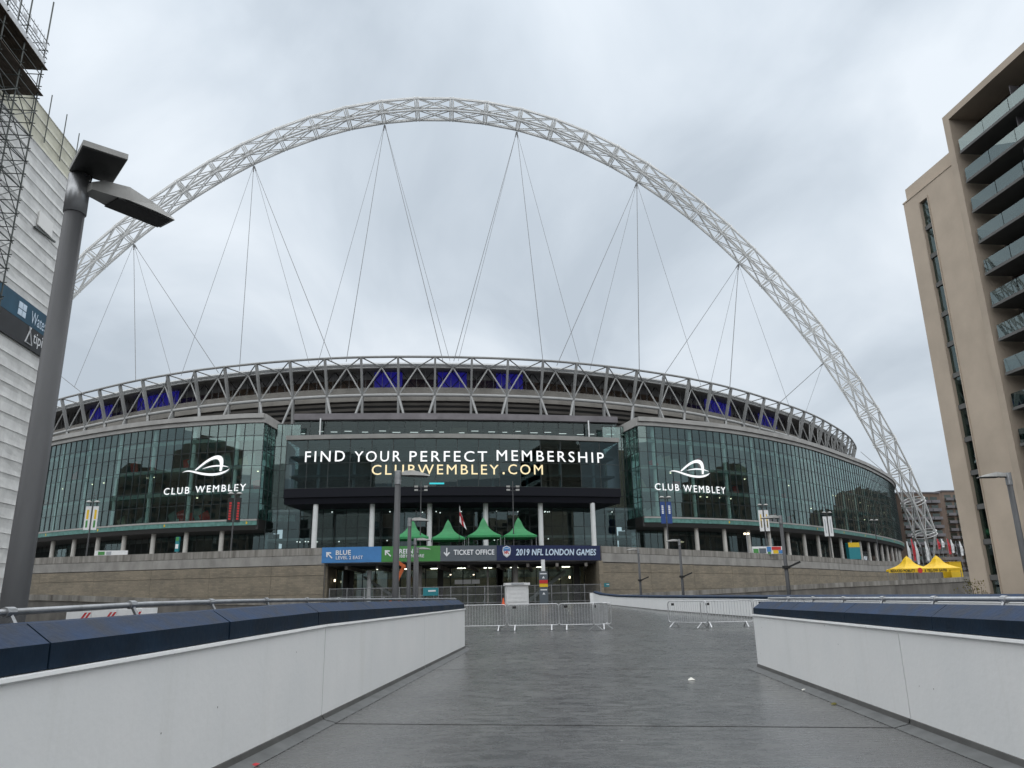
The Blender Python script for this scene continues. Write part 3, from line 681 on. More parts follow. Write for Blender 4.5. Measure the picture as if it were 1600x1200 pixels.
p = atY(717, 668, 143.2); m = MB(); m.box((p.x, 143.6, 32.9), (3.4, .2, 1.6)); m.build('gallery_bar', 'interior_warm', st)
for px in (500, 920):
    p = atY(px, 673, 140.5); m = MB(); m.box((p.x, 140.5, 31.6), (.22, .3, 6)); m.build('gallery_post', 'white_col', st)

# --- club emblem and lettering on both wings
def wing_map(P, px, py):
    """arc length along the wing under a photo bearing, and the mapping (s, z) -> point just in front of the glass"""
    seg = np.r_[0, np.cumsum([math.dist(P[i], P[i+1]) for i in range(len(P)-1)])]
    A = np.array(P)
    d = ray(px, py); az = math.atan2(d.x, d.y); azs = np.arctan2(A[:, 0], A[:, 1]); s = float(np.interp(az, azs, seg))
    x, y = np.interp(s, seg, A[:, 0]), np.interp(s, seg, A[:, 1])
    z = EYE + d.z*y/d.y
    def fn(s_, z_):
        x_, y_ = float(np.interp(s_, seg, A[:, 0])), float(np.interp(s_, seg, A[:, 1]))
        return V((x_, y_-.22, z_))
    return s, z, fn
def bez(pts, n=14):
    o = []
    for t in np.linspace(0, 1, n):
        q = [np.array(p, float) for p in pts]
        while len(q) > 1: q = [q[i]*(1-t)+q[i+1]*t for i in range(len(q)-1)]
        o.append(tuple(q[0]))
    return o
def emblem(P, box, lets, fp):
    # strokes given as (upper edge, lower edge) bezier control points in a 0..1 box, x right, y up
    strokes = [([(0, .17), (.12, .40), (.24, .28), (.40, .08), (.62, -.02), (.85, .05), (1, .27)], [(0, .17), (.10, .30), (.22, .26), (.36, -.02), (.60, -.13), (.88, -.12), (1, .27)]),
               ([(.27, .27), (.42, .58), (.60, 1.0), (.86, 1.18), (.90, .78), (.83, .16)], [(.30, .25), (.46, .52), (.62, .86), (.80, .92), (.80, .60), (.79, .17)]),
               ([(.42, .30), (.56, .46), (.80, .54), (.98, .33)], [(.42, .30), (.60, .40), (.80, .42), (.98, .33)])]
    x0, x1, y0, y1 = box
    for up, lo in strokes:
        a, b_ = bez(up, 22), bez(lo, 22); m = MB(); vs = []
        s0, z0, fn = wing_map(P, x0, (y0+y1)/2); s1, _, _ = wing_map(P, x1, (y0+y1)/2)
        _, zt, _ = wing_map(P, (x0+x1)/2, y0); _, zb, _ = wing_map(P, (x0+x1)/2, y1)
        for p, q in zip(a, b_): vs += [fn(s0+(s1-s0)*p[0], zb+(zt-zb)*p[1]), fn(s0+(s1-s0)*q[0], zb+(zt-zb)*q[1])]
        m.add(vs, [(2*i, 2*i+1, 2*i+3, 2*i+2) for i in range(21)]); m.build('emblem_stroke', 'led_white', fp)
    for wd, a, b_, ya, yb in lets:
        pxm = (a+b_)/2; s0, _, fn = wing_map(P, a, ya); s1, _, _ = wing_map(P, b_, ya); _, zt, _ = wing_map(P, pxm, ya); _, zb, _ = wing_map(P, pxm, yb)
        text('wing_lettering', wd, 'led_white', fp, lambda u, v: fn(s0+u, zb+v), s1-s0, zt-zb, 1.3, .01)
frames = [o for o in st.children if o.name.startswith('curtain_frame')]
emblem(PL, (286, 360, 710, 743), [('CLUB', 257.5, 297, 762, 772.5), ('WEMBLEY', 306.5, 385, 758, 768.5)], frames[0])
emblem(PR, (1044, 1108, 715, 745), [('CLUB', 1022.5, 1060, 756, 766.5), ('WEMBLEY', 1067, 1132, 759.5, 770)], frames[1])

# --- bowl, roof and perimeter truss
roof_pts = [(0, 155.7), (20, 157), (37, 161), (53, 167), (63, 172), (74, 178.7), (86, 187.3), (98, 196.5), (109, 206), (120.5, 217.5), (132, 230), (142, 242.5), (153, 260), (159, 282)]
full = [(X0-d, y) for d, y in roof_pts[:0:-1]]+[(X0+d, y) for d, y in roof_pts]
RF = catmull(full, 1.0); seg = np.r_[0, np.cumsum([math.dist(RF[i], RF[i+1]) for i in range(len(RF)-1)])]; A = np.array(RF)
s_mid = float(np.interp(2.0, A[:, 0], seg))
ns = [s_mid+7.93*k for k in range(-24, 25) if 4 < s_mid+7.93*k < seg[-1]-4]
def rp(s, off, z):
    x, y = np.interp(s, seg, A[:, 0]), np.interp(s, seg, A[:, 1]); x2, y2 = np.interp(s+.5, seg, A[:, 0]), np.interp(s+.5, seg, A[:, 1]); x1, y1 = np.interp(s-.5, seg, A[:, 0]), np.interp(s-.5, seg, A[:, 1])
    t = V((x2-x1, y2-y1)).normalized(); return V((float(x-t.y*off), float(y+t.x*off), z))
T = [rp(s, 0, 52.0) for s in ns]; Mn = [rp(s, 2.6, 44.2) for s in ns]; J = [rp((a+b_)/2, 3.2, 50.6) for a, b_ in zip(ns[:-1], ns[1:])]; Bt = [rp(s, 3.6, 36.5) for s in ns]
RFd = RF[::2]
m = MB(); m.path([rp(s, 0, 52.0) for s in np.linspace(2, seg[-1]-2, 160)], .28, 8); m.build('rim_tube', 'truss_grey', st, smooth=True)
m = MB(); m.path([rp(s, 2.6, 44.2) for s in np.linspace(2, seg[-1]-2, 160)], .37, 8); m.build('ring_tube', 'truss_light', st, smooth=True)
m = MB(); m.path([rp(s, 3.2, 50.6) for s in np.linspace(2, seg[-1]-2, 160)], .2, 6); m.build('roof_edge_tube', 'truss_light', st, smooth=True)
for i in range(len(ns)):
    m = MB(); m.bar(T[i], Mn[i], .42, .7, up=(rp(ns[i], 10, 0)-rp(ns[i], 0, 0))); m.build('truss_column', 'truss_grey', st)
    m = MB(); m.bar(Mn[i], Bt[i]+V((0, 0, -3)), .5, .6, up=(rp(ns[i], 10, 0)-rp(ns[i], 0, 0))); m.build('bowl_column', 'truss_grey', st)
    if i < len(J):
        for q in (T[i], T[i+1]): m = MB(); m.tube(q, J[i], .14, .14, 6); m.build('roof_brace', 'truss_grey', st)
        for q in (Mn[i], Mn[i+1]): m = MB(); m.tube(J[i], q, .17, .17, 6); m.build('truss_diagonal', 'truss_light', st)
    d = 2.0 if i % 2 else -2.0
    q = rp(ns[i]+d, 1.4, 37.2); m = MB(); m.tube(Mn[i]+V((0, 0, -.2)), q, .3, .22, 6); m.build('prop', 'truss_light', st)
def band(name, offz, mname):
    m = MB(); m.sweep(RFd, offz); return m.build(name, mname, st)
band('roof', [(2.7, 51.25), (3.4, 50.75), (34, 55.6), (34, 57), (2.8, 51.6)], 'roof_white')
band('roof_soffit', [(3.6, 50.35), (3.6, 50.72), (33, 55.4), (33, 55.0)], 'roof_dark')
band('bowl_parapet', [(6.2, 44.9), (6.2, 46.9), (6.7, 46.9), (6.7, 44.9)], 'bowl_concrete')
band('bowl_parapet', [(5.6, 43.7), (5.6, 44.88), (6.7, 44.88), (6.7, 43.7)], 'bowl_concrete')
band('bowl_back', [(14, 44), (14, 51.0), (14.4, 51.0), (14.4, 44)], 'seat_brown')
band('bowl_floor', [(6.75, 44.6), (6.75, 45), (15.9, 47), (15.9, 44.6)], 'louvre')
for k in range(9):
    z = 43.4-k*1.05; o_ = 5.6+k*.28
    band('louvre_slat', [(o_, z-.75), (o_-.25, z-.25), (o_-.05, z-.2), (o_+.35, z-.7)], 'louvre')
band('louvre_back', [(8.6, 32), (6.6, 43.6), (7, 43.6), (9, 32)], 'soffit_dark')
m = MB()
for s in np.arange(6, seg[-1]-6, 1.98): m.tube(rp(s, 6.45, 46.9), rp(s, 6.45, 51.0), .05, .05, 4)
m.build('railing_posts', 'truss_grey', st)
m = MB()
for s in np.arange(6, seg[-1]-9, 3.96): m.tube(rp(s, 7.6, 47), rp(s+3.96, 7.6, 51.2), .1, .1, 4); m.tube(rp(s, 7.6, 51.2), rp(s+3.96, 7.6, 47), .1, .1, 4)
m.build('rear_bracing', 'soffit_dark', st)
for a, b_ in ((95, 128), (168, 200), (203, 232), (573, 622), (684, 734), (786, 832), (1143, 1182), (1224, 1250)):
    azs = np.arctan2(A[:, 0], A[:, 1]); d0, d1 = ray(a, 590), ray(b_, 590)
    s0, s1 = float(np.interp(math.atan2(d0.x, d0.y), azs, seg)), float(np.interp(math.atan2(d1.x, d1.y), azs, seg))
    m = MB(); m.sweep([tuple(rp(s, 8.6, 0))[:2] for s in np.linspace(s0, s1, 4)], [(0, 46.9), (0, 51.1), (.3, 51.1), (.3, 46.9)]); m.build('display_screen', 'led_blue', st)

# ------------------------------------------------------------------ the great arch
AX, AYB, AZB = 7.0, 235.03, EYE+8.05
HALF, HS, SHP, TILT, DS = 157.5, 144.05, .482, .198, 10.865
t_ = np.linspace(-1, 1, 4001); Rr = (HALF**2+HS**2)/(2*HS); s_ = HALF*t_
h_ = HS*((1-SHP)*(1-t_**2)+SHP*(np.sqrt(np.maximum(Rr**2-s_**2, 0))-(Rr-HS))/HS)
Ls = np.r_[0, np.cumsum(np.hypot(np.diff(s_), np.diff(h_)))]; Ls -= Ls[2000]
pn = V((0, math.cos(TILT), math.sin(TILT)))            # normal of the leaning arch plane
def arch_pt(L_):
    s = float(np.interp(L_, Ls, s_)); h = float(np.interp(L_, Ls, h_)); return V((AX+s, AYB-h*math.sin(TILT), AZB+h*math.cos(TILT)))
ar = thing('stadium_arch', 'giant white lattice steel arch rising over the stadium', 'arch', (AX, AYB, AZB))
NN = 6; RR = 3.68
def ring_nodes(k, rad=RR):
    c = arch_pt(k*DS); t = (arch_pt(k*DS+.5)-arch_pt(k*DS-.5)).normalized(); up = pn.cross(t).normalized()
    if up.z < 0: up = -up
    return c, [c+(up*math.cos(2*math.pi*(j+.0)/NN)+pn*math.sin(2*math.pi*(j+.0)/NN))*rad for j in range(NN)], up
K = range(-20, 21); nodes = {k: ring_nodes(k) for k in K}
for k in K:
    c, nd, up = nodes[k]; m = MB()
    circ = [c+(up*math.cos(2*math.pi*j/18)+pn*math.sin(2*math.pi*j/18))*RR for j in range(18)]
    tg = up.cross(pn)*.5
    for sg_ in (-1, 1): m.path([q+tg*sg_ for q in circ], .15, 5, closed=True)
    circ2 = [c+(up*math.cos(2*math.pi*j/12)+pn*math.sin(2*math.pi*j/12))*RR*.72 for j in range(12)]
    m.path(circ2, .11, 4, closed=True)
    for j in range(NN): m.tube(nd[j], c+(nd[j]-c)*.72, .1, .1, 4)
    m.build('ring', 'arch_white', ar)
for k in list(K)[:-1]:
    a, b_ = nodes[k][1], nodes[k+1][1]; m = MB(); d = MB()
    for j in range(NN):
        m.tube(a[j], b_[j], .27, .27, 6, cap=False)
        d.tube(a[j], b_[(j+1) % NN], .18, .18, 5, cap=False); d.tube(a[(j+1) % NN], b_[j], .18, .18, 5, cap=False)
    m.build('chord', 'arch_white', ar); d.build('lacing', 'arch_white', ar)
for sgn in (-1, 1):
    c, nd, up = nodes[20*sgn]; foot_ = arch_pt(sgn*(Ls[-1])); m = MB()
    for p in nd: m.tube(p, foot_+(p-c)*.12, .215, .2, 6)
    m.build('foot_taper', 'arch_white', ar)
    m = MB(); m.tube(foot_-V((0, 0, 3)), foot_+V((0, 0, .6)), 1.6, 1.2, 10); m.build('foot_bearing', 'concrete', ar)
cables = {-10: [(212, 590, 1), (268, 584, 0), (341, 577, 1), (116, 600, 0)], -6: [(374, 574, 1), (283, 582, 0), (483, 563, 0), (519, 560, 1)],
          -2: [(497, 562, 0), (541, 560, 1), (692, 559, 1), (703, 559, 0)], 2: [(709, 559, 1), (716, 559, 0), (849, 565, 1), (908, 571, 0)],
          6: [(870, 566, 1), (922, 572, 0), (999, 580, 2), (1095, 597, 0)], 10: [(1034, 586, 1), (1109, 600, 0), (1140, 605, 2), (1235, 635, 0)], 14: [(1214, 628, 2), (1257, 644, 0)], 18: [(1345, 706, 2)], -14: [(132, 612, 1)]}
for k, lst in cables.items():
    c, nd, up = nodes[k]; p0 = c-up*(RR+.25)
    for px, py, th in lst:
        q = atZ(px, py+5, 50.5) if k < 18 else atY(1345, 706, 258); r = (.05, .075, .1)[th]; m = MB(); m.tube(p0, q, r, r, 5)
        if th: d = (q-p0).normalized(); m.tube(p0+d*1.0, p0+d*4.2, .24, .16, 6)
        m.build('cable', 'cable', ar)

# ------------------------------------------------------------------ entrance under the podium
SGa = np.polyfit([-14.6, 3.6, 27.1], [113.2, 112.0, 115.6], 2)
def sx(px, py=866):
    x = atY(px, py, 113).x
    for _ in range(6): x = atY(px, py, float(np.polyval(SGa, x))).x
    return x
def sz(px, py): x = sx(px, py); return atY(px, py, float(np.polyval(SGa, x))).z
sg = thing('wayfinding_sign', 'long fascia sign of blue, green, grey and navy panels above the entrance', 'sign', (sx(720), 112.4, 6.95))
def spath(a, b_, off): return [(x, float(np.polyval(SGa, x))+off) for x in np.linspace(a, b_, 6)]
def sfn(x0, z0): return lambda u, v: V((x0+u, float(np.polyval(SGa, x0+u))-.16, z0+v))
panels = []
for a, b_, mn in ((503, 596, 'sign_blue'), (596, 688, 'sign_green'), (688, 776, 'sign_grey'), (776, 938, 'sign_navy')):
    m = MB(); m.sweep(spath(sx(a)+.01, sx(b_)-.01, -.1), [(0, 6.95), (0, 9.12), (.3, 9.12), (.3, 6.95)]); panels.append(m.build('sign_panel', mn, sg))
def stext(s, a, b_, yt, yb, pn_, mn='print_white', bold=.02, shear=0, space=1.05):
    pm = (a+b_)/2; text('sign_lettering', s, mn, pn_, sfn(sx(a, yb), sz(pm, yb)), sx(b_, yb)-sx(a, yb), sz(pm, yt)-sz(pm, yb), space, bold, shear)
stext('BLUE', 525, 548, 860, 867, panels[0], bold=.04); stext('LEVEL 2 EAST', 525, 567, 868.8, 873.8, panels[0])
stext('GREEN', 617, 645, 858, 865, panels[1], bold=.04); stext('BOBBY MOORE', 617, 662.5, 866.3, 871.2, panels[1])
stext('TICKET OFFICE', 709, 772, 859, 866.8, panels[2], bold=.04)
stext('2019 NFL LONDON GAMES', 806, 931, 858, 867.5, panels[3], 'print_pale', .04, .15)
def arrow(px, py, sz_, ang, pn_):
    c = V((sx(px, py), 0, sz(px, py))); k = sz_; pts = [(-.13, -1), (.13, -1), (.13, .35), (.55, -.08), (.75, .15), (0, 1), (-.75, .15), (-.55, -.08), (-.13, .35)]
    ca, sa = math.cos(ang), math.sin(ang); f = sfn(c.x, c.z); m = MB()
    q = [f((x*ca-y*sa)*k, (x*sa+y*ca)*k) for x, y in pts]; m.add(q, [(0, 1, 2, 8), (2, 3, 4, 5), (8, 2, 5), (8, 5, 6, 7)]); m.build('arrow', 'print_white', pn_)
arrow(514.5, 867.5, .62, R_(45), panels[0]); arrow(606, 864.5, .62, R_(45), panels[1]); arrow(698, 863, .62, R_(180), panels[2])
f = sfn(sx(791.5, 862), sz(791.5, 862))
shield = [(-.55, .62), (-.3, .72), (0, .85), (.3, .72), (.55, .62), (.62, .1), (.5, -.45), (0, -.85), (-.5, -.45), (-.62, .1)]
def flat(pts, mn, off, par, name):
    m = MB(); m.add([f(x, y)+V((0, -off, 0)) for x, y in pts], [tuple(range(len(pts)))]); m.build(name, mn, par)
flat(shield, 'print_white', 0, panels[3], 'shield_border'); flat([(x*.86, y*.88) for x, y in shield], 'sign_blue', .012, panels[3], 'shield_field')
flat([(-.47, .08), (.47, .08), (.5, -.1), (.42, -.38), (0, -.7), (-.42, -.38), (-.5, -.1)], 'print_white', .02, panels[3], 'shield_lower')
text('shield_lettering', 'NFL', 'sign_red', panels[3], lambda u, v: f(u-.36, v-.32)+V((0, -.03, 0)), .72, .42, 1, .05)
for sx_ in (-.25, -.08, .09, .26): flat([(sx_-.05, .42), (sx_+.05, .42), (sx_+.05, .5), (sx_-.05, .5)], 'print_white', .022, panels[3], 'shield_star')

en = thing('entrance_hall', 'dim glazed ticket hall set back beneath the coloured sign', 'entrance', (6, 120, .9))
m = MB(); m.prism([(-13.6, 113.7), (3.6, 112.7), (26.2, 116), (26.2, 128), (-13.6, 128)], 6.55, 6.8); m.build('ceiling', 'soffit_dark', en)
for x in (-13.9, 26.5):
    b = MB(); b.box((0, 0, 0), (15, .6, 10)); me = b.mesh('side_wall', 'brick'); inst('side_wall', me, en, Matrix.Translation((x, 121.4, 1.8)) @ Matrix.Rotation(R_(90), 4, 'Z'), ORG[en.name])
for k in range(9):
    x = -11+k*4.4; m = MB(); m.bar((x, 113.8, 6.3), (x+2.5, 127, 6.0), .4, .5); m.build('ceiling_beam', 'dark_concrete', en)
gx = np.linspace(-13.3, 26, 21); fr = MB()
for x in gx: fr.bar((x, 124, .5), (x, 124, 6.5), .08, .14)
for z in (.55, 3.4, 6.5): fr.bar((gx[0], 124, z), (gx[-1], 124, z), .14, .1)
gf = fr.build('glazing_frame', 'frame_dark', en)
pme = unit('glazing_pane', 'lobby_glass')
for a, b_ in zip(gx[:-1], gx[1:]):
    for z0, z1 in ((.6, 3.35), (3.45, 6.45)): inst('glazing_pane', pme, gf, Matrix.Translation(((a+b_)/2, 124.02, (z0+z1)/2)) @ Matrix.Rotation(random.gauss(0, .004), 4, 'Z') @ Matrix.Diagonal((b_-a-.06, .03, z1-z0-.04, 1)), ORG[en.name])
m = MB(); m.box((6, 128.2, 2.8), (42, .3, 8)); m.build('back_wall', 'interior_warm', en)
m = MB(); m.box((6, 128.0, 5.6), (42, .2, 1.2)); m.build('back_frieze', 'slab', en)
for px, w, mn, zt in ((577, .62, 'white_col', 6.0), (655, .85, 'concrete', 6.6), (762, .28, 'concrete', 6.6), (805, .85, 'concrete', 6.6), (848, .55, 'white_col', 6.0)):
    p = atY(px, 900, 117); m = MB(); m.tube((p.x, 117, .5), (p.x, 117, zt), w/2, w/2, 14); m.build('hall_column', mn, en)
m = MB()
for px in (541, 548, 688, 780, 782, 901): p = atY(px, 905, 121); m.box((p.x, 121, 3.5), (.9, .5, 6.2))
m.build('dark_piers', 'soffit_dark', en)
m = MB(); m.bar((16.5, 122.5, 1.2), (22.5, 122.5, 5.6), 1.4, .5); m.build('stair_flight', 'slab', en)
m = MB(); m.bar((-9, 122.5, 5.2), (-3.5, 122.5, 1.6), 1.4, .4); m.build('stair_flight', 'slab', en)
p = atY(730, 909, 119); m = MB()
for k in (-1, 0, 1): m.box((p.x+k*1.3, 119, p.z), (1.2, .15, .62))
m.build('counter_sign', 'white_plain', en)
m = MB()
for px, py in ((523, 907), (890, 902), (704, 898), (740, 898), (1, 1)):
    if px > 1: p = atY(px, py, 119.5); m.box(p, (.22, .1, .35 if px in (523, 890) else .12))
m.build('hall_lamps', 'lamp_warm', en)
for k in range(9): m = MB(); m.box((-11+k*4.3, 126, 6.46), (1.3, .22, .08)); m.build('ceiling_lamp', 'hall_fill_glow', en)  # unseen glowing strips added to brighten the back of the hall

# steel fence across the entrance
fe = thing('steel_fence', 'grey steel security fence across the ticket entrance', 'fence', (5, 110, .85))
xs = [a for a in np.linspace(sx(519, 930), sx(926, 930), 17)]
for a, b_ in zip(xs[:-1], xs[1:]):
    m = MB(); y = 109.5; g = dz(a, y); top = g+2.45
    for z in (g+.25, g+1.35, top): m.bar((a+.06, y, z), (b_-.06, y, z), .05, .07)
    for x in np.arange(a+.2, b_-.1, .17): m.bar((x, y, g+.25), (x, y, top), .022, .022)
    m.build('fence_panel', 'galv', fe)
for a in xs: m = MB(); m.box((a, 109.5, dz(a, 109)+1.25), (.1, .1, 2.6)); m.build('fence_post', 'galv', fe)

# ticket booth, totem, cone, teal signs
def P_(px, py, Y): return atY(px, py, Y)
p = P_(807.5, 943, 106); z0 = dz(p.x, 106); bo = thing('ticket_booth', 'small white booth with shuttered front before the fence', 'booth', (p.x, 106, z0))
m = MB(); m.box((p.x, 106, z0+1.25), (3.0, 2.2, 2.5)); m.build('body', 'white_plain', bo)
m = MB(); m.box((p.x, 105.9, z0+2.62), (3.35, 2.6, .32)); m.build('roof', 'white_plain', bo)
for k in range(4): m = MB(); m.box((p.x, 104.87, z0+.55+k*.52), (2.5, .06, .47)); m.build('shutter_panel', 'white_plain', bo)
m = MB(); m.box((p.x, 104.57, z0+2.64), (1.7, .03, .14)); m.build('name_strip', 'print_grey', bo)
p = P_(850, 942, 104); z0 = dz(p.x, 104); to = thing('totem_sign', 'slim dark totem sign with red and yellow bands and white arrows', 'sign', (p.x, 104, z0))
m = MB(); m.box((p.x, 104, z0+2.1), (1.15, .25, 4.2)); m.build('body', 'sign_grey', to)
for zc_, h, mn in ((2.85, .46, 'sign_red'), (2.38, .42, 'sign_yellow')): m = MB(); m.box((p.x, 103.86, z0+zc_), (1.13, .04, h)); m.build('band', mn, to)
for zc_ in (3.9, 1.8): m = MB(); m.box((p.x, 103.86, z0+zc_), (.9, .03, .14)); m.build('print_line', 'print_white', to)
for zc_ in (3.35, 1.25): m = MB(); m.add([(p.x-.2, 103.86, z0+zc_-.05), (p.x+.2, 103.86, z0+zc_-.05), (p.x, 103.86, z0+zc_+.25)], [(0, 1, 2)]); m.build('arrow', 'print_white', to)
m = MB(); m.box((p.x, 103.9, z0+5.0), (.5, .2, 1.5)); m.build('white_top', 'white_plain', to)
p = P_(786.5, 943, 103); z0 = dz(p.x, 103); co = thing('traffic_cone', 'small orange traffic cone beside the white booth', 'cone', (p.x, 103, z0))
m = MB(); m.tube((p.x, 103, z0+.06), (p.x, 103, z0+.9), .22, .05, 12); m.build('cone_body', 'orange_cone', co)
m = MB(); m.box((p.x, 103, z0+.03), (.55, .55, .06)); m.build('base', 'orange_cone', co)
def wall_sign(label, px0, px1, py0, py1, Y, rz=0, stem=False):
    a, b_ = P_(px0, py1, Y), P_(px1, py0, Y); c = (a+b_)/2; o = thing('direction_sign', label, 'sign', (c.x, c.y, c.z-.5))
    m = MB(); m.box(c, (b_.x-a.x, .06, b_.z-a.z), rz); m.build('plate', 'sign_teal', o)
    m = MB(); m.box(c+V((.15, -.05, .1*(b_.z-a.z))), ((b_.x-a.x)*.5, .02, (b_.z-a.z)*.2), rz); m.build('print_line', 'print_white', o)
    if stem:
        for q in (a, b_): m = MB(); m.tube((q.x, Y+.1, dz(q.x, Y)), (q.x, Y+.1, b_.z), .04, .04, 6); m.build('leg', 'galv', o)
wall_sign('teal arrow sign on the brick wall left of the entrance', 482, 497, 905, 915, 113.55, R_(-18)); wall_sign('lower small teal sign on the brick wall left of the entrance', 484, 496, 918, 924, 113.55, R_(-18))
wall_sign('teal information board standing in front of the fence', 661, 685, 918, 931, 104, 0, True)
wall_sign('tiny teal plate on the brick wall right of the entrance', 943, 953, 911, 917, 114.9, R_(28))
# orange boom lift folded up behind the lamp posts
p = P_(619, 935, 96); z0 = dz(p.x, 96); bl = thing('boom_lift', 'orange articulated boom lift standing by the entrance columns', 'boom lift', (p.x, 96, z0))
q1, q2, q3, q4 = P_(618, 925, 96), P_(621, 905, 96), P_(631, 885, 96), P_(621, 877.5, 96)
m = MB(); m.box((p.x, 96, z0+.55), (1.5, 2.6, .7)); m.build('chassis', 'orange', bl)
for dx in (-.7, .7):
    for dy in (-.85, .85): m = MB(); m.tube((p.x+dx-.12, 96+dy, z0+.35), (p.x+dx+.12, 96+dy, z0+.35), .36, .36, 12); m.build('wheel', 'rubber', bl)
m = MB(); m.bar(q1, q2, .35, .4); m.build('lower_boom', 'orange', bl); m = MB(); m.bar(q2, q3, .4, .42); m.build('middle_boom', 'orange', bl); m = MB(); m.bar(q3, q4, .4, .4); m.build('upper_boom', 'orange', bl)
for q in (q2, q3): m = MB(); m.tube(q+V((0, -.4, 0)), q+V((0, .4, 0)), .26, .26, 10); m.build('pivot', 'orange', bl)

# ------------------------------------------------------------------ crowd barriers
bar = proto('crowd_barrier')
m = MB(); Lb, Hb = 2.2, 1.08; z0 = .22
loop = []
for cx_, cz_, a0 in ((Lb/2-.12, Hb-.12, 0), (-Lb/2+.12, Hb-.12, 90), (-Lb/2+.12, z0+.12, 180), (Lb/2-.12, z0+.12, 270)):
    loop += [(cx_+.12*math.cos(R_(a0+t)), 0, cz_+.12*math.sin(R_(a0+t))) for t in (0, 30, 60, 90)]
m.path(loop, .021, 6, closed=True); m.build('frame', 'galv_light', bar, smooth=True)
m = MB()
for x in np.linspace(-Lb/2+.13, Lb/2-.13, 17): m.tube((x, 0, z0), (x, 0, Hb), .008, .008, 4)
m.build('bars', 'galv_light', bar)
for x in (-.78, .78):
    m = MB(); m.bar((x, 0, z0+.02), (x, -.3, .02), .05, .02); m.bar((x, 0, z0+.02), (x, .3, .02), .05, .02); m.build('foot', 'galv_light', bar)
m = MB(); m.box((-.8, -.02, Hb-.12), (.16, .01, .1)); m.build('tag_plate', 'print_black', bar)
spots = [(2.5, 33.8, -14, 'steel crowd barrier nearest the left wall end'), (4.7, 33.35, -11, 'middle steel crowd barrier of the left trio'), (6.85, 32.9, -12, 'right-hand steel crowd barrier of the left trio, beside the open gap'),
         (7.45, 32.6, 62, 'steel crowd barrier turned edge-on at the end of the left trio'),
         (11.15, 32.35, -62, 'steel crowd barrier turned sideways in front of the far white wall'), (12.75, 32.0, -4, 'steel crowd barrier square in front of the far white wall'), (15.0, 31.8, -4, 'steel crowd barrier half hidden behind the right wall end')]
for i, (x, y, a, lb) in enumerate(spots):
    o = place(None, i, bar); o.location = (x, y, dz(x, y)); o.rotation_euler.z = R_(a); tag(o, lb, 'barrier', 'steel crowd barriers')
m = MB(); p = V((4.85, 14.14, dz(4.85, 14.14)))
m.add([p+V(v) for v in ((-.07, -.04, .005), (.06, -.05, .01), (.08, .05, .005), (-.04, .06, .012), (0, 0, .055), (.03, .03, .03))], [(0, 1, 4), (1, 2, 5), (1, 5, 4), (2, 3, 5), (3, 4, 5), (3, 0, 4)])
tag(m.build('litter', 'paper'), 'crumpled scrap of white paper lying on the wet walkway', 'litter')
def scrap(px, py, mn, lb, k=.05):
    d = ray(px, py); t = -EYE/(d.z-.008*(d.x*BD.x+d.y*BD.y)); q = V((0, 0, EYE))+d*t; m = MB()
    m.add([q+V((-k, -.5*k, .004)), q+V((.2*k, -.7*k, .006)), q+V((k, .1*k, .02)), q+V((.3*k, .8*k, .006)), q+V((-.6*k, .5*k, .015)), q+V((.1*k, 0, .03))], [(0, 1, 5), (1, 2, 5), (2, 3, 5), (3, 4, 5), (4, 0, 5)])
    tag(m.build('litter', mn), lb, 'litter')
scrap(1256, 1079, 'paper', 'tiny white scrap at the foot of the right wall', .04); scrap(1303, 1101, 'leaf', 'single yellow leaf by the foot of the right wall', .05)
scrap(1427, 1143, 'leaf', 'dead leaves caught at the joint of the right wall', .07); scrap(398, 1197, 'flag_red', 'red and white wrapper at the foot of the left wall', .05)

# ------------------------------------------------------------------ lamp posts
def head(mb_parent, c, az, L_=.78, w=.36, tilt=0, name='lamp_head'):
    d = V((math.sin(az), math.cos(az), 0)); s = V((d.y, -d.x, 0)); u = V((0, 0, 1))
    if tilt: q = Matrix.Rotation(tilt, 3, s); d = q @ d; u = q @ u
    prof = [(0, .0, .5, .09), (.12, .0, .62, .15), (.4, .0, 1, .17), (.75, 0, 1, .10), (1, 0, .86, .03)]
    m = MB(); vs = []
    for t, zb, ww, zt in prof:
        b0 = c+d*(t*L_); vs += [b0-s*(w/2*ww), b0+s*(w/2*ww), b0+s*(w/2*ww*.8)+u*zt, b0-s*(w/2*ww*.8)+u*zt]
    m.add(vs, [(i*4+j, i*4+(j+1) % 4, i*4+4+(j+1) % 4, i*4+4+j) for i in range(4) for j in range(4)]+[(3, 2, 1, 0), (16, 17, 18, 19)])
    h = m.build(name, 'shell', mb_parent)
    m = MB(); m.obox(c+d*(L_*.62)-u*.008, d*(L_*.34), s*(w*.43), u*.006); m.build('lens', 'lens', h); return h
lp = thing('street_lamp', 'tall near lamp post with two heads rising behind the left wall', 'street lamp', (-3.62, 7.5, GZ))
bx_, by_ = -3.62, 7.47
m = MB(); m.tube((bx_, by_, GZ), (bx_, by_, 5.7), .125, .094, 24); m.build('post', 'post_grey', lp, smooth=True)
m = MB(); m.tube((bx_, by_, 5.5), (bx_, by_, 5.93), .108, .108, 24); m.build('collar', 'galv', lp, smooth=True)
m = MB(); m.bar((bx_, by_, 5.8), (-3.4, 7.5, 5.8), .08, .08); m.build('bracket', 'post_grey', lp)
head(lp, V((-3.5, 7.42, 5.73)), R_(42), .88, .34)
hA = MB(); c = V((-3.36, 7.25, 5.97)); dA = V((.31, -.46, 0)).normalized(); sA = V((dA.y, -dA.x, 0)); uA = V((0, 0, 1))
hA.obox(c, dA*.30, sA*.205, uA*.03); h = hA.build('flood_head', 'shell', lp)
m = MB(); m.obox(c-uA*.035, dA*.29, sA*.195, uA*.006); m.build('flood_lens', 'lens', h)
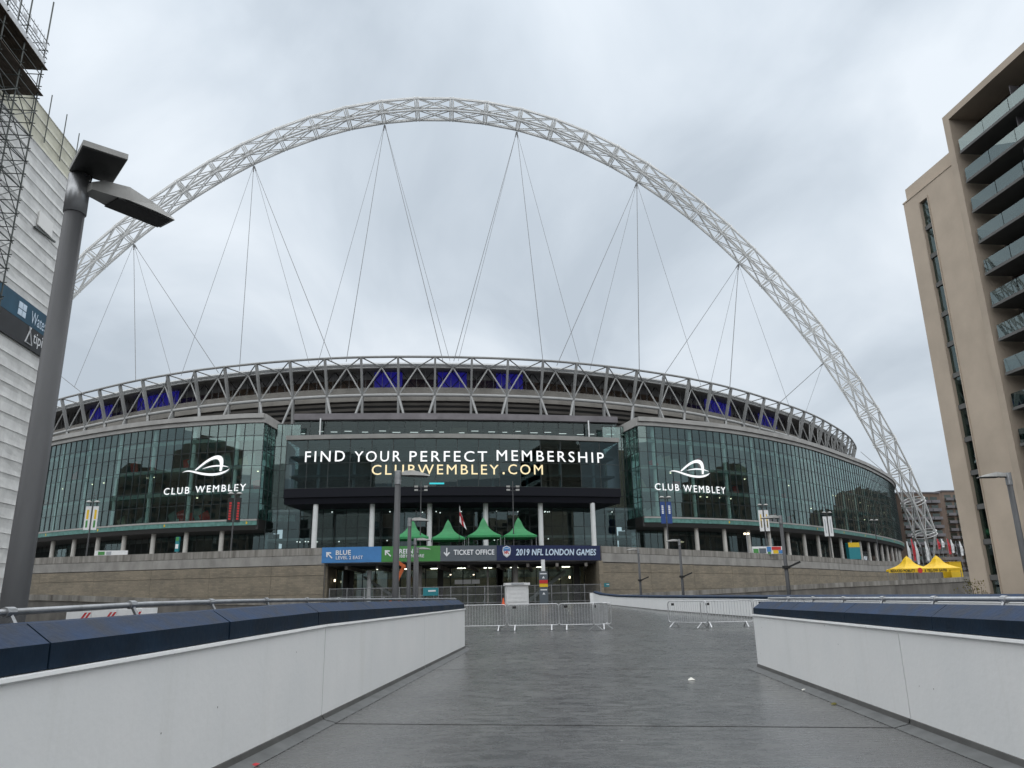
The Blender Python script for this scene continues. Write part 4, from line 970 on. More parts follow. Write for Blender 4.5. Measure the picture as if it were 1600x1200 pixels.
m = MB(); m.tube((bx_, by_, 5.86), (bx_+.06, by_-.05, 5.95), .05, .05, 8); m.build('bracket', 'post_grey', lp)
for k_ in (-.12, .12): m = MB(); m.tube(c+dA*k_-sA*.15+uA*.03, c+dA*k_-sA*.15+uA*.07, .02, .02, 8); m.build('vent', 'galv', h)
q = c-dA*.27-sA*.0
m = MB(); m.path([q, q-dA*.06+V((0, 0, -.03)), q-dA*.1+V((0, 0, -.08)), q-dA*.05+V((0, 0, -.12)), q+V((0, 0, -.1)), q+dA*.04+V((0, 0, -.05))], .007, 5); m.build('wire_loop', 'print_black', lp)
def street_lamp(label, x, y, az, ztop=5.75, cctv=False, twin=False):
    o = thing('street_lamp', label, 'street lamp', (x, y, GZ), group='lamps along the pedway')
    m = MB(); m.tube((x, y, GZ), (x, y, ztop), .125, .094, 14); m.build('post', 'post_grey', o, smooth=True)
    m = MB(); m.tube((x, y, ztop-.42), (x, y, ztop+.03), .11, .11, 14); m.build('collar', 'galv', o)
    d = V((math.sin(az), math.cos(az), 0)); m = MB(); m.tube((x, y, ztop-.1), V((x, y, ztop-.1))+d*.3, .05, .05, 8); m.build('bracket', 'post_grey', o)
    head(o, V((x, y, ztop-.12))+d*.1, az, .95, .42)
    if cctv: m = MB(); m.bar((x, y-.15, 2.95), (x+.75, y-.2, 3.25), .06, .1); m.tube((x, y, 2.9), (x, y, 3.05), .2, .2, 10); m.build('bracket_arm', 'print_black', o)
street_lamp('tall slim lamp post in front of the lettered screen', *atD(617.5, 930, 25.4).xy, R_(75))
street_lamp('lamp post in front of the green part of the sign, second from the screen lamp', *atD(638, 930, 40.5).xy, R_(75))
street_lamp('lamp post third in the row before the green sign panel', *atD(647.5, 930, 54.2).xy, R_(75))
street_lamp('farthest short lamp post in the row before the green sign panel', *atD(651.5, 930, 64).xy, R_(75))
street_lamp('lamp post at the right edge in front of the beige flats', *atD(1606, 900, 33.6).xy, R_(-80))
street_lamp('lamp post with black bracket before the right brick wall, tallest of three', *atD(1232, 920, 45).xy, R_(-80), cctv=True)
street_lamp('middle lamp post before the right brick wall', *atD(1067, 920, 61).xy, R_(-80), cctv=True)
street_lamp('shortest lamp post before the right brick wall, nearest the entrance', *atD(1001, 920, 71).xy, R_(-80), cctv=True)

# ------------------------------------------------------------------ terrace furniture
def banner_lamp(label, px, pyt, Y, cols, bpy_=None, bw=.85):
    t = atY(px, pyt, Y); o = thing('banner_lamp', label, 'lamp post', (t.x, Y, TZ), group='banner lamps on the terrace')
    m = MB(); m.tube((t.x, Y, TZ-.05), (t.x, Y, t.z), .13, .09, 10); m.build('post', 'post_grey', o)
    m = MB(); m.bar((t.x-1.0, Y, t.z-.3), (t.x+1.0, Y, t.z-.3), .09, .09); m.bar((t.x-.5, Y, t.z+.9), (t.x+.5, Y, t.z+.9), .05, .05); m.tube((t.x, Y, t.z-.2), (t.x, Y, t.z+1.5), .05, .03, 6); m.build('crossbar', 'post_grey', o)
    for s in (-1, 1):
        m = MB(); c = V((t.x+s*.62, Y-.1, t.z-.05))
        m.tube(c+V((0, 0, -.12)), c+V((0, 0, .12)), .5, .22, 10); m.build('lamp_head', 'shell', o)
        if cols:
            z1, z0 = atY(px, bpy_[0], Y).z, atY(px, bpy_[1], Y).z; x = t.x+s*(bw/2+.14)
            m = MB(); m.box((x, Y-.02, (z0+z1)/2), (bw, .05, z1-z0)); bn = m.build('banner', cols[0], o)
            for k, (f0, f1, mn, wf) in enumerate(cols[1]):
                m = MB(); m.box((x+.03*s, Y-.055, z0+(z1-z0)*(f0+f1)/2), (bw*wf, .02, (z1-z0)*(f1-f0))); m.build('banner_print', mn, bn)
            for z in (z0, z1): m = MB(); m.tube((t.x, Y, z), (x+s*bw/2, Y, z), .03, .03, 5); m.build('banner_arm', 'post_grey', o)
    return o
seg8 = lambda mn, a=.1, b_=.85, n=7, wf=.4: [(a+(b_-a)*k/n, a+(b_-a)*(k+.72)/n, mn, wf) for k in range(n)]
banner_lamp('twin-headed terrace lamp with pale orange and green banners, far left', 146, 783, 131, ('white_plain', [(.45, .85, 'sign_yellow', .4), (.1, .4, 'sign_green', .35)]), (791, 828))
banner_lamp('twin-headed terrace lamp with black banners printed in red, left of the screen', 368, 770, 121, ('print_black', seg8('sign_red')), (778, 816))
banner_lamp('twin-headed terrace lamp with blue banners printed in white, right of the screen', 1039, 776, 127, ('banner_blue', seg8('print_white', .45, .85, 5)), (784, 818))
banner_lamp('twin-headed terrace lamp with white and yellow banners before the right glass wing', 1191, 788, 139, ('white_plain', [(.2, .8, 'sign_yellow', .25), (.15, .5, 'sign_grey', .2)]), (797, 830))
banner_lamp('twin-headed terrace lamp with plain white banners near the curved glass end', 1291, 800, 152, ('white_plain', [(.15, .85, 'print_grey', .22)]), (807, 838))
banner_lamp('twin-headed terrace lamp without banners near the curved glass end', 1365, 812, 168, None)
for px, lb in ((658, 'slender floodlight mast left of the green tents'), (801, 'slender floodlight mast among the right green tents')):
    Y = 119; t = atY(px, 752, Y); o = thing('floodlight_mast', lb, 'floodlight', (t.x, Y, TZ))
    m = MB(); m.tube((t.x, Y, TZ-.05), (t.x, Y, t.z), .1, .07, 8); m.build('mast', 'post_grey', o)
    m = MB(); m.bar((t.x-.9, Y, t.z-.9), (t.x+.9, Y, t.z-.9), .08, .08); m.bar((t.x-.9, Y, t.z-1.5), (t.x+.9, Y, t.z-1.5), .08, .08); m.build('crossbar', 'post_grey', o)
    for dx in (-.75, .75):
        for dzz in (-.85, -1.4): m = MB(); m.box((t.x+dx, Y-.15, t.z+dzz), (.55, .4, .26)); m.build('lamp_head', 'shell', o)
    zc_ = atY(px, 803, Y).z
    for s in (-1, 1): m = MB(); m.bar((t.x, Y, zc_-.4), (t.x+s*.8, Y, zc_+.5), .07, .07); m.build('bracket_arm', 'post_grey', o)

def gazebo(name, label, px, py, Y, w, h_leg, h_roof, mn, group, dc):
    a = atY(px, py, Y); ze = a.z-h_roof; o = thing(name, label, 'tent', (a.x, Y, ze-h_leg), group=group)
    m = MB(); n = 9; prof = [(1-t)**1.0*(1-.42*math.sin(math.pi*t)) for t in np.linspace(0, 1, n)]; hh = [h_roof*t for t in np.linspace(0, 1, n)]
    for k in range(4):
        vs = []; 
        for r_, z in zip(prof, hh):
            r_ = max(r_, .012)*w/2; ca, sa = [(1, 0), (0, 1), (-1, 0), (0, -1)][k]
            for f_ in (-1, -.5, 0, .5, 1):
                sag = .10*(1-f_*f_)*r_/(w/2)*(1-z/h_roof)
                vs.append(V((a.x+(ca*r_-sa*f_*r_), Y+(sa*r_+ca*f_*r_), ze+z-sag)))
        m.add(vs, [(i*5+j, i*5+j+1, i*5+j+6, i*5+j+5) for i in range(n-1) for j in range(4)])
    m.build('roof', mn, o, smooth=False)
    m = MB()
    for sx_, sy_, L_, Wd in ((0, -1, w, .03), (0, 1, w, .03), (-1, 0, .03, w), (1, 0, .03, w)): m.box((a.x+sx_*w/2, Y+sy_*w/2, ze-.14), (L_ if sx_ == 0 else .03, Wd if sx_ else .03, .3))
    m.build('valance', mn, o)
    for sx_ in (-1, 1):
        for sy_ in (-1, 1): m = MB(); m.tube((a.x+sx_*w*.48, Y+sy_*w*.48, ze-h_leg), (a.x+sx_*w*.48, Y+sy_*w*.48, ze), .05, .05, 6); m.build('leg', 'galv', o)
    m = MB(); m.tube((a.x, Y, ze+h_roof-.1), (a.x, Y, ze+h_roof+.15), .04, .02, 6); m.build('finial', mn, o)
    if dc: m = MB(); m.box((a.x, Y-w*.4, ze-h_leg+.55), (w*.8, .5, 1.1)); m.build('counter', dc, o)
    return o
for px, py, lb in ((644, 811, 'leftmost green peaked tent on the terrace'), (700, 812.5, 'second green peaked tent from the left, below the screen'), (755, 809, 'third green peaked tent from the left, beside the flag'), (809.5, 809, 'rightmost green peaked tent on the terrace')):
    gazebo('peaked_tent', lb, px, py, 121, 5.15, 3.1, 2.95, 'green_pvc', 'green tents on the terrace', 'white_plain')
for px, py, lb in ((1416, 869, 'left yellow peaked tent at the far right'), (1462, 868, 'right yellow peaked tent next to the brown flats')):
    gazebo('peaked_tent', lb, px, py, 117, 4.7, 2.4, 2.05, 'yellow_pvc', 'yellow tents by the right ramp', None)
# lettered yellow strip on the two tents
a, b_ = atY(1389, 894.5, 114.4), atY(1482, 888, 114.4); o = thing('tent_banner', 'long yellow banner lettered in black across the yellow tents', 'banner', (a.x, 114.4, a.z))
m = MB(); m.box(((a.x+b_.x)/2, 114.4, (a.z+b_.z)/2), (b_.x-a.x, .06, .62)); m.build('cloth', 'yellow_pvc', o)
zc_ = (a.z+b_.z)/2
for s_t, p0, p1 in (('REDUCED MOBILITY', 1392, 1430), ('& YELLOW GATES', 1445, 1480)):
    xa, xb = atY(p0, 891, 114.3).x, atY(p1, 891, 114.3).x; text('lettering', s_t, 'print_black', o, (lambda x0: lambda u, v: V((x0+u, 114.35, zc_-.2+v)))(xa), xb-xa, .38, 1.05, .04)
m = MB(); x = atY(1438, 891, 114.3).x; m.tube((x, 114.33, zc_), (x, 114.36, zc_), .42, .42, 14); m.build('round_mark', 'sign_red', o)
p = atY(1490, 903, 120); cb = thing('yellow_cabin', 'yellow cabin under a grey awning beside the yellow tents', 'cabin', (p.x, 120, p.z))
m = MB(); m.box((p.x, 120, p.z+1.3), (2.1, 2, 2.6)); m.build('body', 'yellow_pvc', cb); m = MB(); m.box((p.x-.3, 120, p.z+3.1), (3, 2.6, .5)); m.build('awning', 'grey_panel', cb); m = MB(); m.box((p.x, 118.98, p.z+.5), (2, .05, .9)); m.build('lower_panel', 'sign_yellow', cb)
m = MB()
for dx in (-.95, .95): m.tube((p.x+dx, 119.2, p.z), (p.x+dx, 119.2, p.z+2.9), .05, .05, 6)
m.build('legs', 'galv', cb)
# England flag on its pole
Y = 118.4; a = atY(717.5, 789, Y); fl = thing('flag', 'drooping white flag with a red cross on a dark pole before the screen', 'flag', (a.x, Y, TZ))
m = MB(); m.tube((a.x, Y, TZ), (a.x, Y, a.z), .05, .04, 6); m.build('pole', 'print_black', fl)
m = MB(); vs = []
for i in range(7):
    for j in range(9):
        u, v = i/6, j/8; vs.append(V((a.x+.06+u*(.15+.95*v), Y-.18*math.sin(u*7+v*2), a.z-.05-v*2.6-u*.9-.3*u*v)))
m.add(vs, [(i*9+j, i*9+j+1, i*9+j+10, i*9+j+9) for i in range(6) for j in range(8)], 0); m.mi = [1 if (i in (2, 3) or j in (3, 4)) else 0 for i in range(6) for j in range(8)]
m.build('cloth', ['print_white', 'flag_red'], fl)
# boards and kiosks on the terrace
def board(name, label, cat, px0, px1, py0, py1, Y, body, patches, depth=.15):
    a, b_ = atY(px0, py1, Y), atY(px1, py0, Y); c = (a+b_)/2; o = thing(name, label, cat, (c.x, Y, TZ)); w, h = b_.x-a.x, b_.z-a.z
    m = MB(); m.box((c.x, Y, c.z), (w, depth, h)); m.build('panel', body, o)
    for u0, u1, v0, v1, mn in patches: m = MB(); m.box((a.x+w*(u0+u1)/2, Y-depth/2-.015, a.z+h*(v0+v1)/2), (w*(u1-u0), .03, h*(v1-v0))); m.build('printed_patch', mn, o)
    for x in (a.x+.2, b_.x-.2): m = MB(); m.box((x, Y+.05, (TZ+a.z)/2), (.12, .1, max(.1, a.z-TZ))); m.build('leg', 'galv', o)
board('hoarding', 'multicoloured hoarding on the right terrace behind the parapet', 'hoarding', 1176, 1222, 853.5, 866, 136.5, 'white_plain', [(.03, .2, .1, .7, 'sign_green'), (.22, .45, .1, .75, 'sign_grey'), (.48, .62, .3, .95, 'sign_blue'), (.5, .6, .02, .28, 'sign_green'), (.64, .95, .52, .95, 'sign_red'), (.68, .85, .05, .5, 'sign_yellow'), (.86, .98, .05, .5, 'sign_blue')])
board('hoarding', 'white and green hoarding on the left terrace behind the parapet', 'hoarding', 148, 200, 860, 868, 129.5, 'white_plain', [(.1, .3, .1, .8, 'sign_green'), (.35, .5, .1, .8, 'print_grey')])
board('kiosk', 'teal kiosk with a yellow top under the right glass wing', 'kiosk', 1326, 1340, 848, 874, 163, 'sign_teal', [(0, 1, .72, 1, 'sign_yellow')], 1.2)
board('kiosk', 'narrow green lit kiosk under the left glass wing', 'kiosk', 273.5, 281.5, 839, 862, 131, 'sign_teal', [(.1, .9, .72, .98, 'sign_green'), (.1, .9, .2, .5, 'print_white')], .6)
p = atY(1166, 834, 137.5); o = thing('terrace_lamp', 'pair of glowing warm lamps on a column of the right wing', 'lamp', (p.x, 137.5, TZ))
m = MB(); m.tube((p.x, 137.5, TZ), (p.x, 137.5, p.z), .08, .08, 6); m.build('post', 'galv', o)
for dx in (-.32, .32): m = MB(); m.box((p.x+dx, 137.4, p.z), (.35, .25, .3)); m.build('lit_head', 'lamp_warm', o)

# ------------------------------------------------------------------ ramps either side
def ramp(label, path, zs, back):
    org = (path[0][0], path[0][1], GZ); o = thing('ramp_wall', label, 'wall', org)
    P3 = catmull([(x, y, z) for (x, y), z in zip(path, zs)], 2.2)
    m = MB(); m.sweep([p[:2] for p in P3], [(.05, -10), (.05, -.62), (.4, -.62), (.4, -10)], zs=[p[2] for p in P3]); m.build('wall_face', 'dark_concrete', o)
    for p, q in zip(P3[:-1], P3[1:]):
        p, q = V(p), V(q); t = (q-p).normalized(); n = V((-t.y, t.x, 0)).normalized(); m = MB(); m.obox((p+q)/2+n*(.2+random.uniform(-.01, .01))+V((0, 0, -.3)), t*((q-p).length/2-.012), n*.27, V((0, 0, .3))); m.build('coping_stone', 'stained', o)
    m = MB(); n = len(P3); vs = [(x, y+.4, z-1.15) for x, y, z in P3]+[(x, y+back, z-1.15) for x, y, z in P3]; m.add(vs, [(i, i+1, n+i+1, n+i) for i in range(n-1)]); m.build('ramp_floor', 'ground_asphalt', o)
ramp('stained concrete ramp wall rising to the right towards the yellow tents', [(23.5, 101), (28.3, 101), (41.4, 100), (56.9, 100), (70, 100), (84, 101)], [1.75, 1.96, 2.39, 2.89, 3.2, 3.7], 20)
ramp('stained concrete ramp wall rising to the left below the brick podium', [(-62, 86), (-42, 90), (-30.6, 91), (-18.4, 93), (-12.3, 97)], [3.4, 2.95, 2.4, 2.0, 1.8], 14)

# ------------------------------------------------------------------ wrapped building, scaffold tower, banners (left)
wb = thing('wrapped_building', 'tall building wrapped in white scaffold sheeting on the left edge', 'building', (-40, 45, GZ))
m = MB(); m.box((-45.3, 44.2, 18), (30, 32, 41)); m.build('core', 'grey_panel', wb)
zrow = np.linspace(GZ, 39.0, 41)
for i, z in enumerate(zrow[:-1]):
    z1 = zrow[i+1]; m = MB(); vs = []; ny = 26
    for j in range(ny+1):
        y = 60.55-(60.55-27)*j/ny
        for k in range(4): vs.append((-30.0+random.uniform(-.02, .02)+(.03 if k == 3 else 0)-.02*math.sin(k*1.5), y, z+.02+(z1-z-.04+.10)*k/3))
    m.add(vs, [(j*4+k, j*4+k+1, j*4+k+5, j*4+k+4) for j in range(ny) for k in range(3)]); m.build('sheet', 'wrap_cream' if z > 35 else 'wrap', wb)
    m = MB(); m.bar((-29.93, 60.5, z1+.03), (-29.93, 27, z1+.03), .035, .035); m.build('seam', 'wrap_seam', wb)
m = MB(); m.box((-45, 60.52, 18.3), (29.9, .1, 41.6)); m.build('end_sheet', 'wrap', wb)
for y in (60.3, 57.9, 55.3, 53, 50, 47): m = MB(); m.tube((-29.85, y, 36.5), (-29.85, y, 41.0+random.uniform(-.4, .3)), .04, .04, 6); m.build('pole', 'scaffold', wb)
m = MB(); m.box((-29.9, 57.5, 30.6), (.1, 2.2, 1.2)); m.build('torn_patch', 'wrap_seam', wb)
m = MB(); m.bar((-29.85, 56, 29.6), (-29.85, 59.2, 29.9), .12, .12); m.build('torn_patch', 'scaffold', wb)
bn = thing('site_banner', 'teal and black contractor banner tied across the white sheeting', 'banner', (-29.8, 50, 20.4))
m = MB(); m.box((-29.82, 45.4, 22.9), (.06, 30, 1.66)); bt = m.build('teal_strip', 'banner_teal', bn)
m = MB(); m.box((-29.82, 45.4, 21.22), (.06, 30, 1.66)); bk = m.build('black_strip', 'banner_black', bn)
def fx(y0, z0): return lambda u, v: V((-29.77, y0+u, z0+v))
for k in range(4):
    y0 = 57.45-8.2*k
    text('lettering', 'Wates', 'print_pale', bt, fx(y0, 22.35), 2.35, .95, 1, .0)
    for (a, b_) in ((0, .55), (.62, 1.1)): 
        for (c_, d_) in ((0, .45), (.52, 1.0)): m = MB(); m.box((-29.78, y0-1.9+(a+b_)/2, 22.35+(c_+d_)/2), (.03, b_-a, d_-c_)); m.build('square_mark', 'print_pale', bt)
    text('lettering', 'tipi', 'print_white', bk, fx(y0+.75, 20.75), 1.4, 1.1, 1, .0)
    m = MB()
    for p, q in (((y0-.35, 20.7), (y0+.2, 22.0)), ((y0+.62, 20.7), (y0-.05, 22.0)), ((y0-.35, 20.7), (y0+.62, 20.7))): m.bar((-29.77, *p), (-29.77, *q), .03, .13, up=(1, 0, 0))
    m.build('tent_mark', 'print_white', bk)
sc = thing('scaffold_tower', 'open tube scaffold tower with boarded platforms at the top left', 'scaffold', (-29, 46, GZ))
xo, xi = -27.5, -29.7; ysc = [49.1, 46.6, 44.1, 41.6]; ztop = 41.0
m = MB()
for y in ysc:
    for x in (xo, xi): m.tube((x, y, GZ), (x, y, 44.2+random.uniform(-.5, .8)), .05, .05, 6)
m.build('standards', 'scaffold', sc)
m = MB(); zl = np.arange(-1, 41, 1.0)
for z in zl:
    for x in (xo, xi): m.tube((x, ysc[0]+.25, z), (x, ysc[-1]-.25, z), .035, .035, 5)
    for y in ysc: m.tube((xo+.2, y, z+.08), (xi, y, z+.08), .035, .035, 5)
m.build('ledgers', 'scaffold', sc)
m = MB()
for i, z in enumerate(zl[:36:2]):
    for a, b_ in zip(ysc[:-1], ysc[1:]):
        m.tube((xo+.06, a, z), (xo+.06, b_, z+2), .033, .033, 5); m.tube((xo+.1, b_, z), (xo+.1, a, z+2), .033, .033, 5)
    for y in ysc[:3]: m.tube((xo, y+.06, z), (xi, y+.06, z+2), .033, .033, 5)
m.build('braces', 'scaffold', sc)
for zd in (36.6, 38.75):
    for k in range(11): m = MB(); m.box((xo-.22-k*.235+.3, 45.3, zd+random.uniform(-.01, .01)), (.225, 8.4, .05)); m.build('board', 'board', sc)
m = MB()
for z in (39.6, 40.2, 40.8): m.tube((xo+.05, ysc[0]+.3, z), (xo+.05, ysc[-1], z), .035, .035, 5); m.tube((xo+.1, ysc[0]+.1, z), (xi, ysc[0]+.1, z), .035, .035, 5)
m.build('guard_rails', 'scaffold', sc)
m = MB(); m.box((xo+.08, 45.4, 39.05), (.03, 7.6, .55)); m.box((-28.6, 49.3, 39.05), (2.1, .03, .55)); m.build('toe_boards', 'mesh_white', sc)
m = MB()
for k in range(16): m.box((xo+.1, 41.8+k*.48, 40.2), (.02, .05, 1.6)); 
for k in range(6): m.box((xo+.11, 41.8+k*1.4, 40.3), (.02, .5, .35))
m.build('guard_mesh', 'mesh_white', sc)

# ------------------------------------------------------------------ beige flats (right)
fb = thing('apartment_building', 'beige rendered block of flats with glass balconies on the right edge', 'building', (55, 45, GZ))
XF = 48.0; YF = 63.8; ZTW = 39.5
ya, yb_ = 61.5, 60.3                       # slot window
def fbx(name, y0, y1, z0, z1, x0, x1, mn, par=fb): m = MB(); m.box(((x0+x1)/2, (y0+y1)/2, (z0+z1)/2), (x1-x0, abs(y1-y0), z1-z0)); return m.build(name, mn, par)
fbx('wall', yb_, 56.1, GZ, ZTW, XF, 62, 'render_beige'); fbx('wall', YF, ya, GZ, ZTW, XF, 62, 'render_beige')
fbx('wall', ya-.004, yb_+.004, 38.3, ZTW, XF+.003, 62, 'render_beige'); fbx('wall', ya-.004, yb_+.004, GZ, 38.3, XF+.75, 62, 'dark')
fbx('parapet', YF-.15, 56.1, ZTW+.004, 41.0, XF+.35, 62, 'render_beige'); fbx('string_course', YF+.05, 56.15, ZTW-.12, ZTW+.003, XF-.06, XF+.3, 'render_beige')
for y in (ya+.06, yb_-.06): fbx('reveal_trim', y-.06, y+.06, GZ, 38.4, XF-.07, XF, 'render_beige2')
slot = []
for i in range(14):
    z = 38.25-2.99*(i+1); slot.append(z)
    w_ = fbx('slot_window', ya-.05, yb_+.05, z+.45, z+2.95, XF+.22, XF+.25, 'window_glass')
    fbx('spandrel', ya-.02, yb_+.02, z+.0, z+.43, XF+.1, XF+.35, 'bal_slab', w_)
# projecting frame round the balconies
fbx('frame_side', 56.1, 55.35, GZ, 44.1, XF-.35, 62, 'render_beige2'); fbx('frame_top', 55.345, 12, 43.45, 44.1, XF-.35, 62, 'render_beige2'); fbx('roof_upstand', 47, 36, 44.1, 44.6, XF+2, 60, 'render_beige2')
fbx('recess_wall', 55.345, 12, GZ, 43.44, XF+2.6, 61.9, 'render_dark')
for i in range(15):
    zb = 39.6-2.99*i
    if zb < GZ: break
    bl_ = fbx('balcony_slab', 55.0, 12.2, zb, zb+.24, XF-.2, XF+2.59, 'bal_slab')
    for k in range(14):
        y1 = 54.95-k*3.0
        if y1-2.95 < 12.2: break
        mw = Matrix.Translation((XF-.12, y1-1.48, zb+.83)) @ Matrix.Rotation(random.gauss(0, .006), 4, 'Z')
        inst('balustrade_pane', unit('balustrade_pane', 'balcony_glass') if not i+k else bal_me, bl_, mw @ Matrix.Diagonal((.025, 2.94, 1.15, 1)), ORG[fb.name])
        if not i+k: bal_me = bl_.children[0].data
    inst('balustrade_pane', bal_me, bl_, Matrix.Translation((XF+.9, 55.02, zb+.83)) @ Matrix.Rotation(R_(90), 4, 'Z') @ Matrix.Diagonal((.025, 1.9, 1.15, 1)), ORG[fb.name])
    for k in range(6):
        y1 = 53.5-k*6.6; w_ = fbx('window', y1, y1-4.2, zb+.3, zb+2.6, XF+2.53, XF+2.58, 'window_glass', fb)
        fbx('window_frame', y1-2.05, y1-2.15, zb+.3, zb+2.6, XF+2.48, XF+2.525, 'frame_dark', w_)
    for y1 in (49.3, 42.7, 36): fbx('party_screen', y1, y1-.08, zb+.25, zb+2.9, XF+.6, XF+2.5, 'grey_panel', bl_)
    if 2 <= i <= 6:
        m = MB()
        for k in range(2): m.box((XF+.9, 52.2-k*2.2, zb+.7), (.5, .6, .8))
        m.build('balcony_chairs', 'dark', bl_)

# ------------------------------------------------------------------ brown flats far right
def far_block(label, px0, px1, pyt, Y, mn, depth, bays):
    a, b_ = atY(px0, pyt, Y), atY(px1, pyt, Y); o = thing('apartment_building', label, 'building', ((a.x+b_.x)/2, Y, GZ)); w = b_.x-a.x; zt = a.z
    m = MB(); m.box(((a.x+b_.x)/2, Y+depth/2, (zt+GZ)/2), (w, depth, zt-GZ)); m.build('wall', mn, o)
    m = MB(); m.box(((a.x+b_.x)/2, Y+depth/2, zt+.25), (w+.6, depth+.6, .5)); m.build('roof_edge', 'grey_panel', o)
    for u in bays:
        for k in range(12):
            z = zt-3.6-k*3.05
            if z < 3: break
            x = a.x+w*u; wd = min(2.8, w*.22)
            m = MB(); m.box((x, Y-.02, z+1.2), (wd, .12, 2.1)); wn = m.build('window', 'window_glass', o)
            m = MB(); m.box((x, Y-.65, z-.05), (wd+.5, 1.3, .16)); m.build('balcony', 'bal_slab', o)
            m = MB(); m.box((x, Y-1.3, z+.5), (wd+.5, .05, 1.0)); m.build('balustrade', 'grey_panel', o)
far_block('dark brown brick flats behind the arch foot', 1404, 1467, 771, 262, 'brown_brick', 26, (.62, .84, .1, .35))
far_block('taller brown flats with a grey wing next to the beige building', 1472, 1540, 768, 285, 'brown_brick2', 26, (.1, .3, .55, .8))
# feather banners between the podium end and the flats
ORD = 'first second third fourth fifth sixth seventh eighth ninth tenth eleventh'.split()
cols_ = ['white_plain', 'flag_red', 'white_plain', 'print_black', 'white_plain', 'flag_red']
for k, (px, py0, py1) in enumerate([(1421, 846, 880), (1428, 842, 876), (1434, 846, 882), (1443, 850, 880), (1449, 846, 876), (1466, 842, 858), (1472, 842, 855), (1483, 842, 866), (1488, 843, 864), (1497, 846, 870), (1502, 846, 868)]):
    Y = 196+3*(k % 3); a = atY(px, py1, Y); b_ = atY(px, py0, Y)
    o = thing('feather_flag', f'tall {["white", "red", "white", "black", "white", "red"][k % 6]} upright banner, {ORD[k]} from the left by the arch foot', 'flag', (a.x, Y, a.z-6), group='upright banners by the arch foot')
    m = MB(); m.tube((a.x, Y, a.z-7), (a.x, Y, b_.z+.2), .06, .05, 6); m.build('pole', 'galv', o)
    m = MB(); w = .95; vs = []
    for j in range(6):
        z = a.z+(b_.z-a.z)*j/5; vs += [(a.x, Y, z), (a.x+w*(.75+.25*math.sin(j)), Y+.15*math.sin(j*1.7), z)]
    m.add(vs, [(2*j, 2*j+1, 2*j+3, 2*j+2) for j in range(5)]); m.build('cloth', cols_[k % 6], o)
# low wall and ground closing the right side beneath the flags
p0, p1 = atY(1400, 897, 190), atY(1520, 890, 190)
hw = thing('boundary_wall', 'low dark wall with railings behind the yellow tents', 'wall', (p0.x, 190, GZ)); m = MB(); m.bar((p0.x, 190, 3), (p1.x+20, 190, 3), .5, 6.5); m.build('wall_face', 'dark_concrete', hw)
m = MB()
for k in range(40): m.tube((p0.x+k*1.2, 190, 6.2), (p0.x+k*1.2, 190, 7.6), .05, .05, 4)
m.bar((p0.x, 190, 7.6), (p1.x+20, 190, 7.6), .08, .08); m.build('railing', 'print_black', hw)

# lorry parked below the left wall
Y = 44; a, b_ = atY(104, 958, Y), atY(223, 950, Y); tr = thing('box_lorry', 'white box lorry with red slashes parked below the left wall', 'lorry', ((a.x+b_.x)/2, Y, GZ))
w = b_.x-a.x; zt = b_.z; m = MB(); m.box(((a.x+b_.x)/2, Y+1.2, (zt+GZ+.9)/2), (w, 2.4, zt-GZ-.9)); m.build('box_body', 'white_plain', tr)
for k in range(3):
    x = a.x+w*(k+.5)/3; m = MB(); m.box((x, Y-.02, (zt+GZ+1.1)/2), (w/3-.05, .05, zt-GZ-1.2)); pn_ = m.build('side_panel', 'white_plain', tr)
    m = MB()
    for d in (0, .2): m.add([(x+d-.05, Y-.06, zt-.75), (x+d+.07, Y-.06, zt-.75), (x+d+.42, Y-.06, zt-.18), (x+d+.3, Y-.06, zt-.18)], [(0, 1, 2, 3)])
    m.build('slash_mark', 'flag_red', pn_)
m = MB(); m.box((b_.x+.9, Y+1.2, GZ+1.5), (1.7, 2.3, 2.2)); m.build('cab', 'white_plain', tr); m = MB(); m.box((b_.x+1.77, Y+1.2, GZ+2.05), (.04, 2, .8)); m.build('windscreen', 'window_glass', tr)
for dx in (.8, w-.6, w+1): m = MB(); m.tube((a.x+dx, Y-.05, GZ+.45), (a.x+dx, Y+2.45, GZ+.45), .45, .45, 14); m.build('wheel', 'rubber', tr)
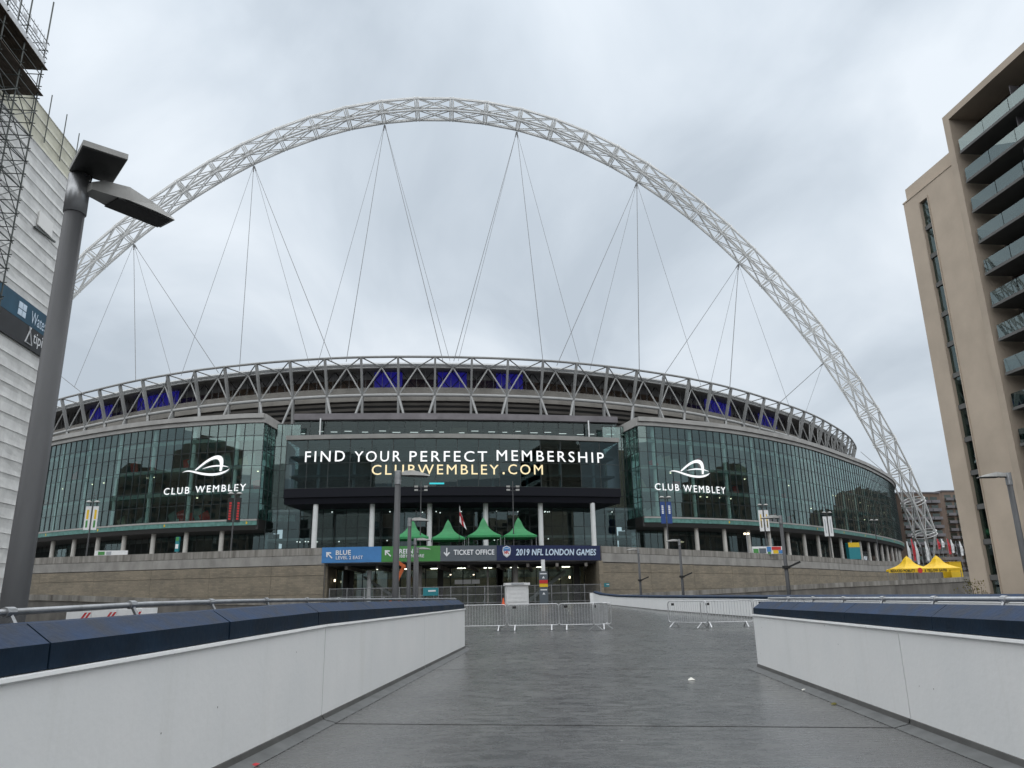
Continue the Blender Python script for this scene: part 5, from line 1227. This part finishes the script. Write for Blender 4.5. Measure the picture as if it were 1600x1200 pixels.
# small yellowing shrub beside the beige flats
p = atY(1522, 915, 59.5); p.x += 1.5; sh = thing('shrub', 'small yellowing shrub at the foot of the beige flats', 'shrub', (p.x-1.5, 59.5, GZ))
m = MB()
for k in range(420):
    u, v = random.gauss(0, .55), random.gauss(0, .45); z = random.uniform(GZ+1, 2.3)+random.gauss(0, .12); c = V((p.x-1.5+u, 59.5+v, z)); ax = V((random.gauss(0, 1), random.gauss(0, 1), random.gauss(0, 1))).normalized(); bb = ax.cross(V((.3, .5, .8))).normalized(); m.add([c-ax*.1, c+bb*.045, c+ax*.1, c-bb*.045], [(0, 1, 2, 3)])
m.build('crown', 'leaf', sh)
m = MB()
for k in range(5): m.tube((p.x-1.5+.05*k, 59.5, GZ), (p.x-1.5+random.gauss(0, .4), 59.5+random.gauss(0, .3), 1.8), .04, .015, 5)
m.build('stems', 'board', sh)

# ------------------------------------------------------------------ blocks behind the viewer that the glass front mirrors
def mirror_block(label, x, y, w, d, h, mn, floors):
    o = thing('apartment_building', label, 'building', (x, y, GZ)); m = MB(); m.box((x, y, (h+GZ)/2), (w, d, h-GZ)); m.build('wall', mn, o)
    for k in range(floors):
        z = h-3.4-k*3.2
        if z < 1: break
        m = MB(); n = int(w/4.2)
        for j in range(n): m.box((x-w/2+(j+.5)*w/n, y+d/2+.03, z+1.2), (2.3, .12, 1.7))
        m.build('window_row', 'dark', o)
        m = MB(); m.box((x, y+d/2+.4, z), (w*.94, .8, .2)); m.build('balcony_row', 'bal_slab', o)
mirror_block('brown flats behind the viewer, seen only mirrored in the glass front', -62, -45, 46, 20, 40, 'brown_brick', 11)
mirror_block('pale flats behind the viewer on the right, mirrored in the glass front', 66, -48, 60, 20, 34, 'render_beige', 10)
mirror_block('tall dark flats far behind the viewer, mirrored in the lettered screen', 10, -130, 60, 24, 52, 'brown_brick2', 15)
def side_block(label, x, y, w, d, h, mn, face):
    o = thing('apartment_building', label, 'building', (x, y, GZ)); m = MB(); m.box((x, y, (h+GZ)/2), (w, d, h-GZ)); m.build('wall', mn, o)
    for k in range(14):
        z = h-3.4-k*3.2
        if z < 1: break
        m = MB(); n = int(d/4.2)
        for j in range(n): m.box((x+face*(w/2+.03), y-d/2+(j+.5)*d/n, z+1.2), (.12, 2.3, 1.7))
        m.build('window_row', 'dark', o)
side_block('dark stepped block out of view to the right, mirrored in the curved glass end', 268, 225, 40, 46, 36, 'brown_brick', -1)
side_block('taller dark block out of view to the right, mirrored in the curved glass end', 285, 285, 40, 60, 48, 'brown_brick2', -1)
side_block('dark block out of view to the left, mirrored in the left glass wing', -195, 95, 40, 60, 47, 'brown_brick', 1)
side_block('taller brown block out of view to the left, mirrored in the left glass wing', -165, 18, 40, 76, 58, 'brown_brick2', 1)
side_block('dark block out of view to the right, mirrored in the right glass wing', 185, 85, 40, 70, 44, 'brown_brick', -1)
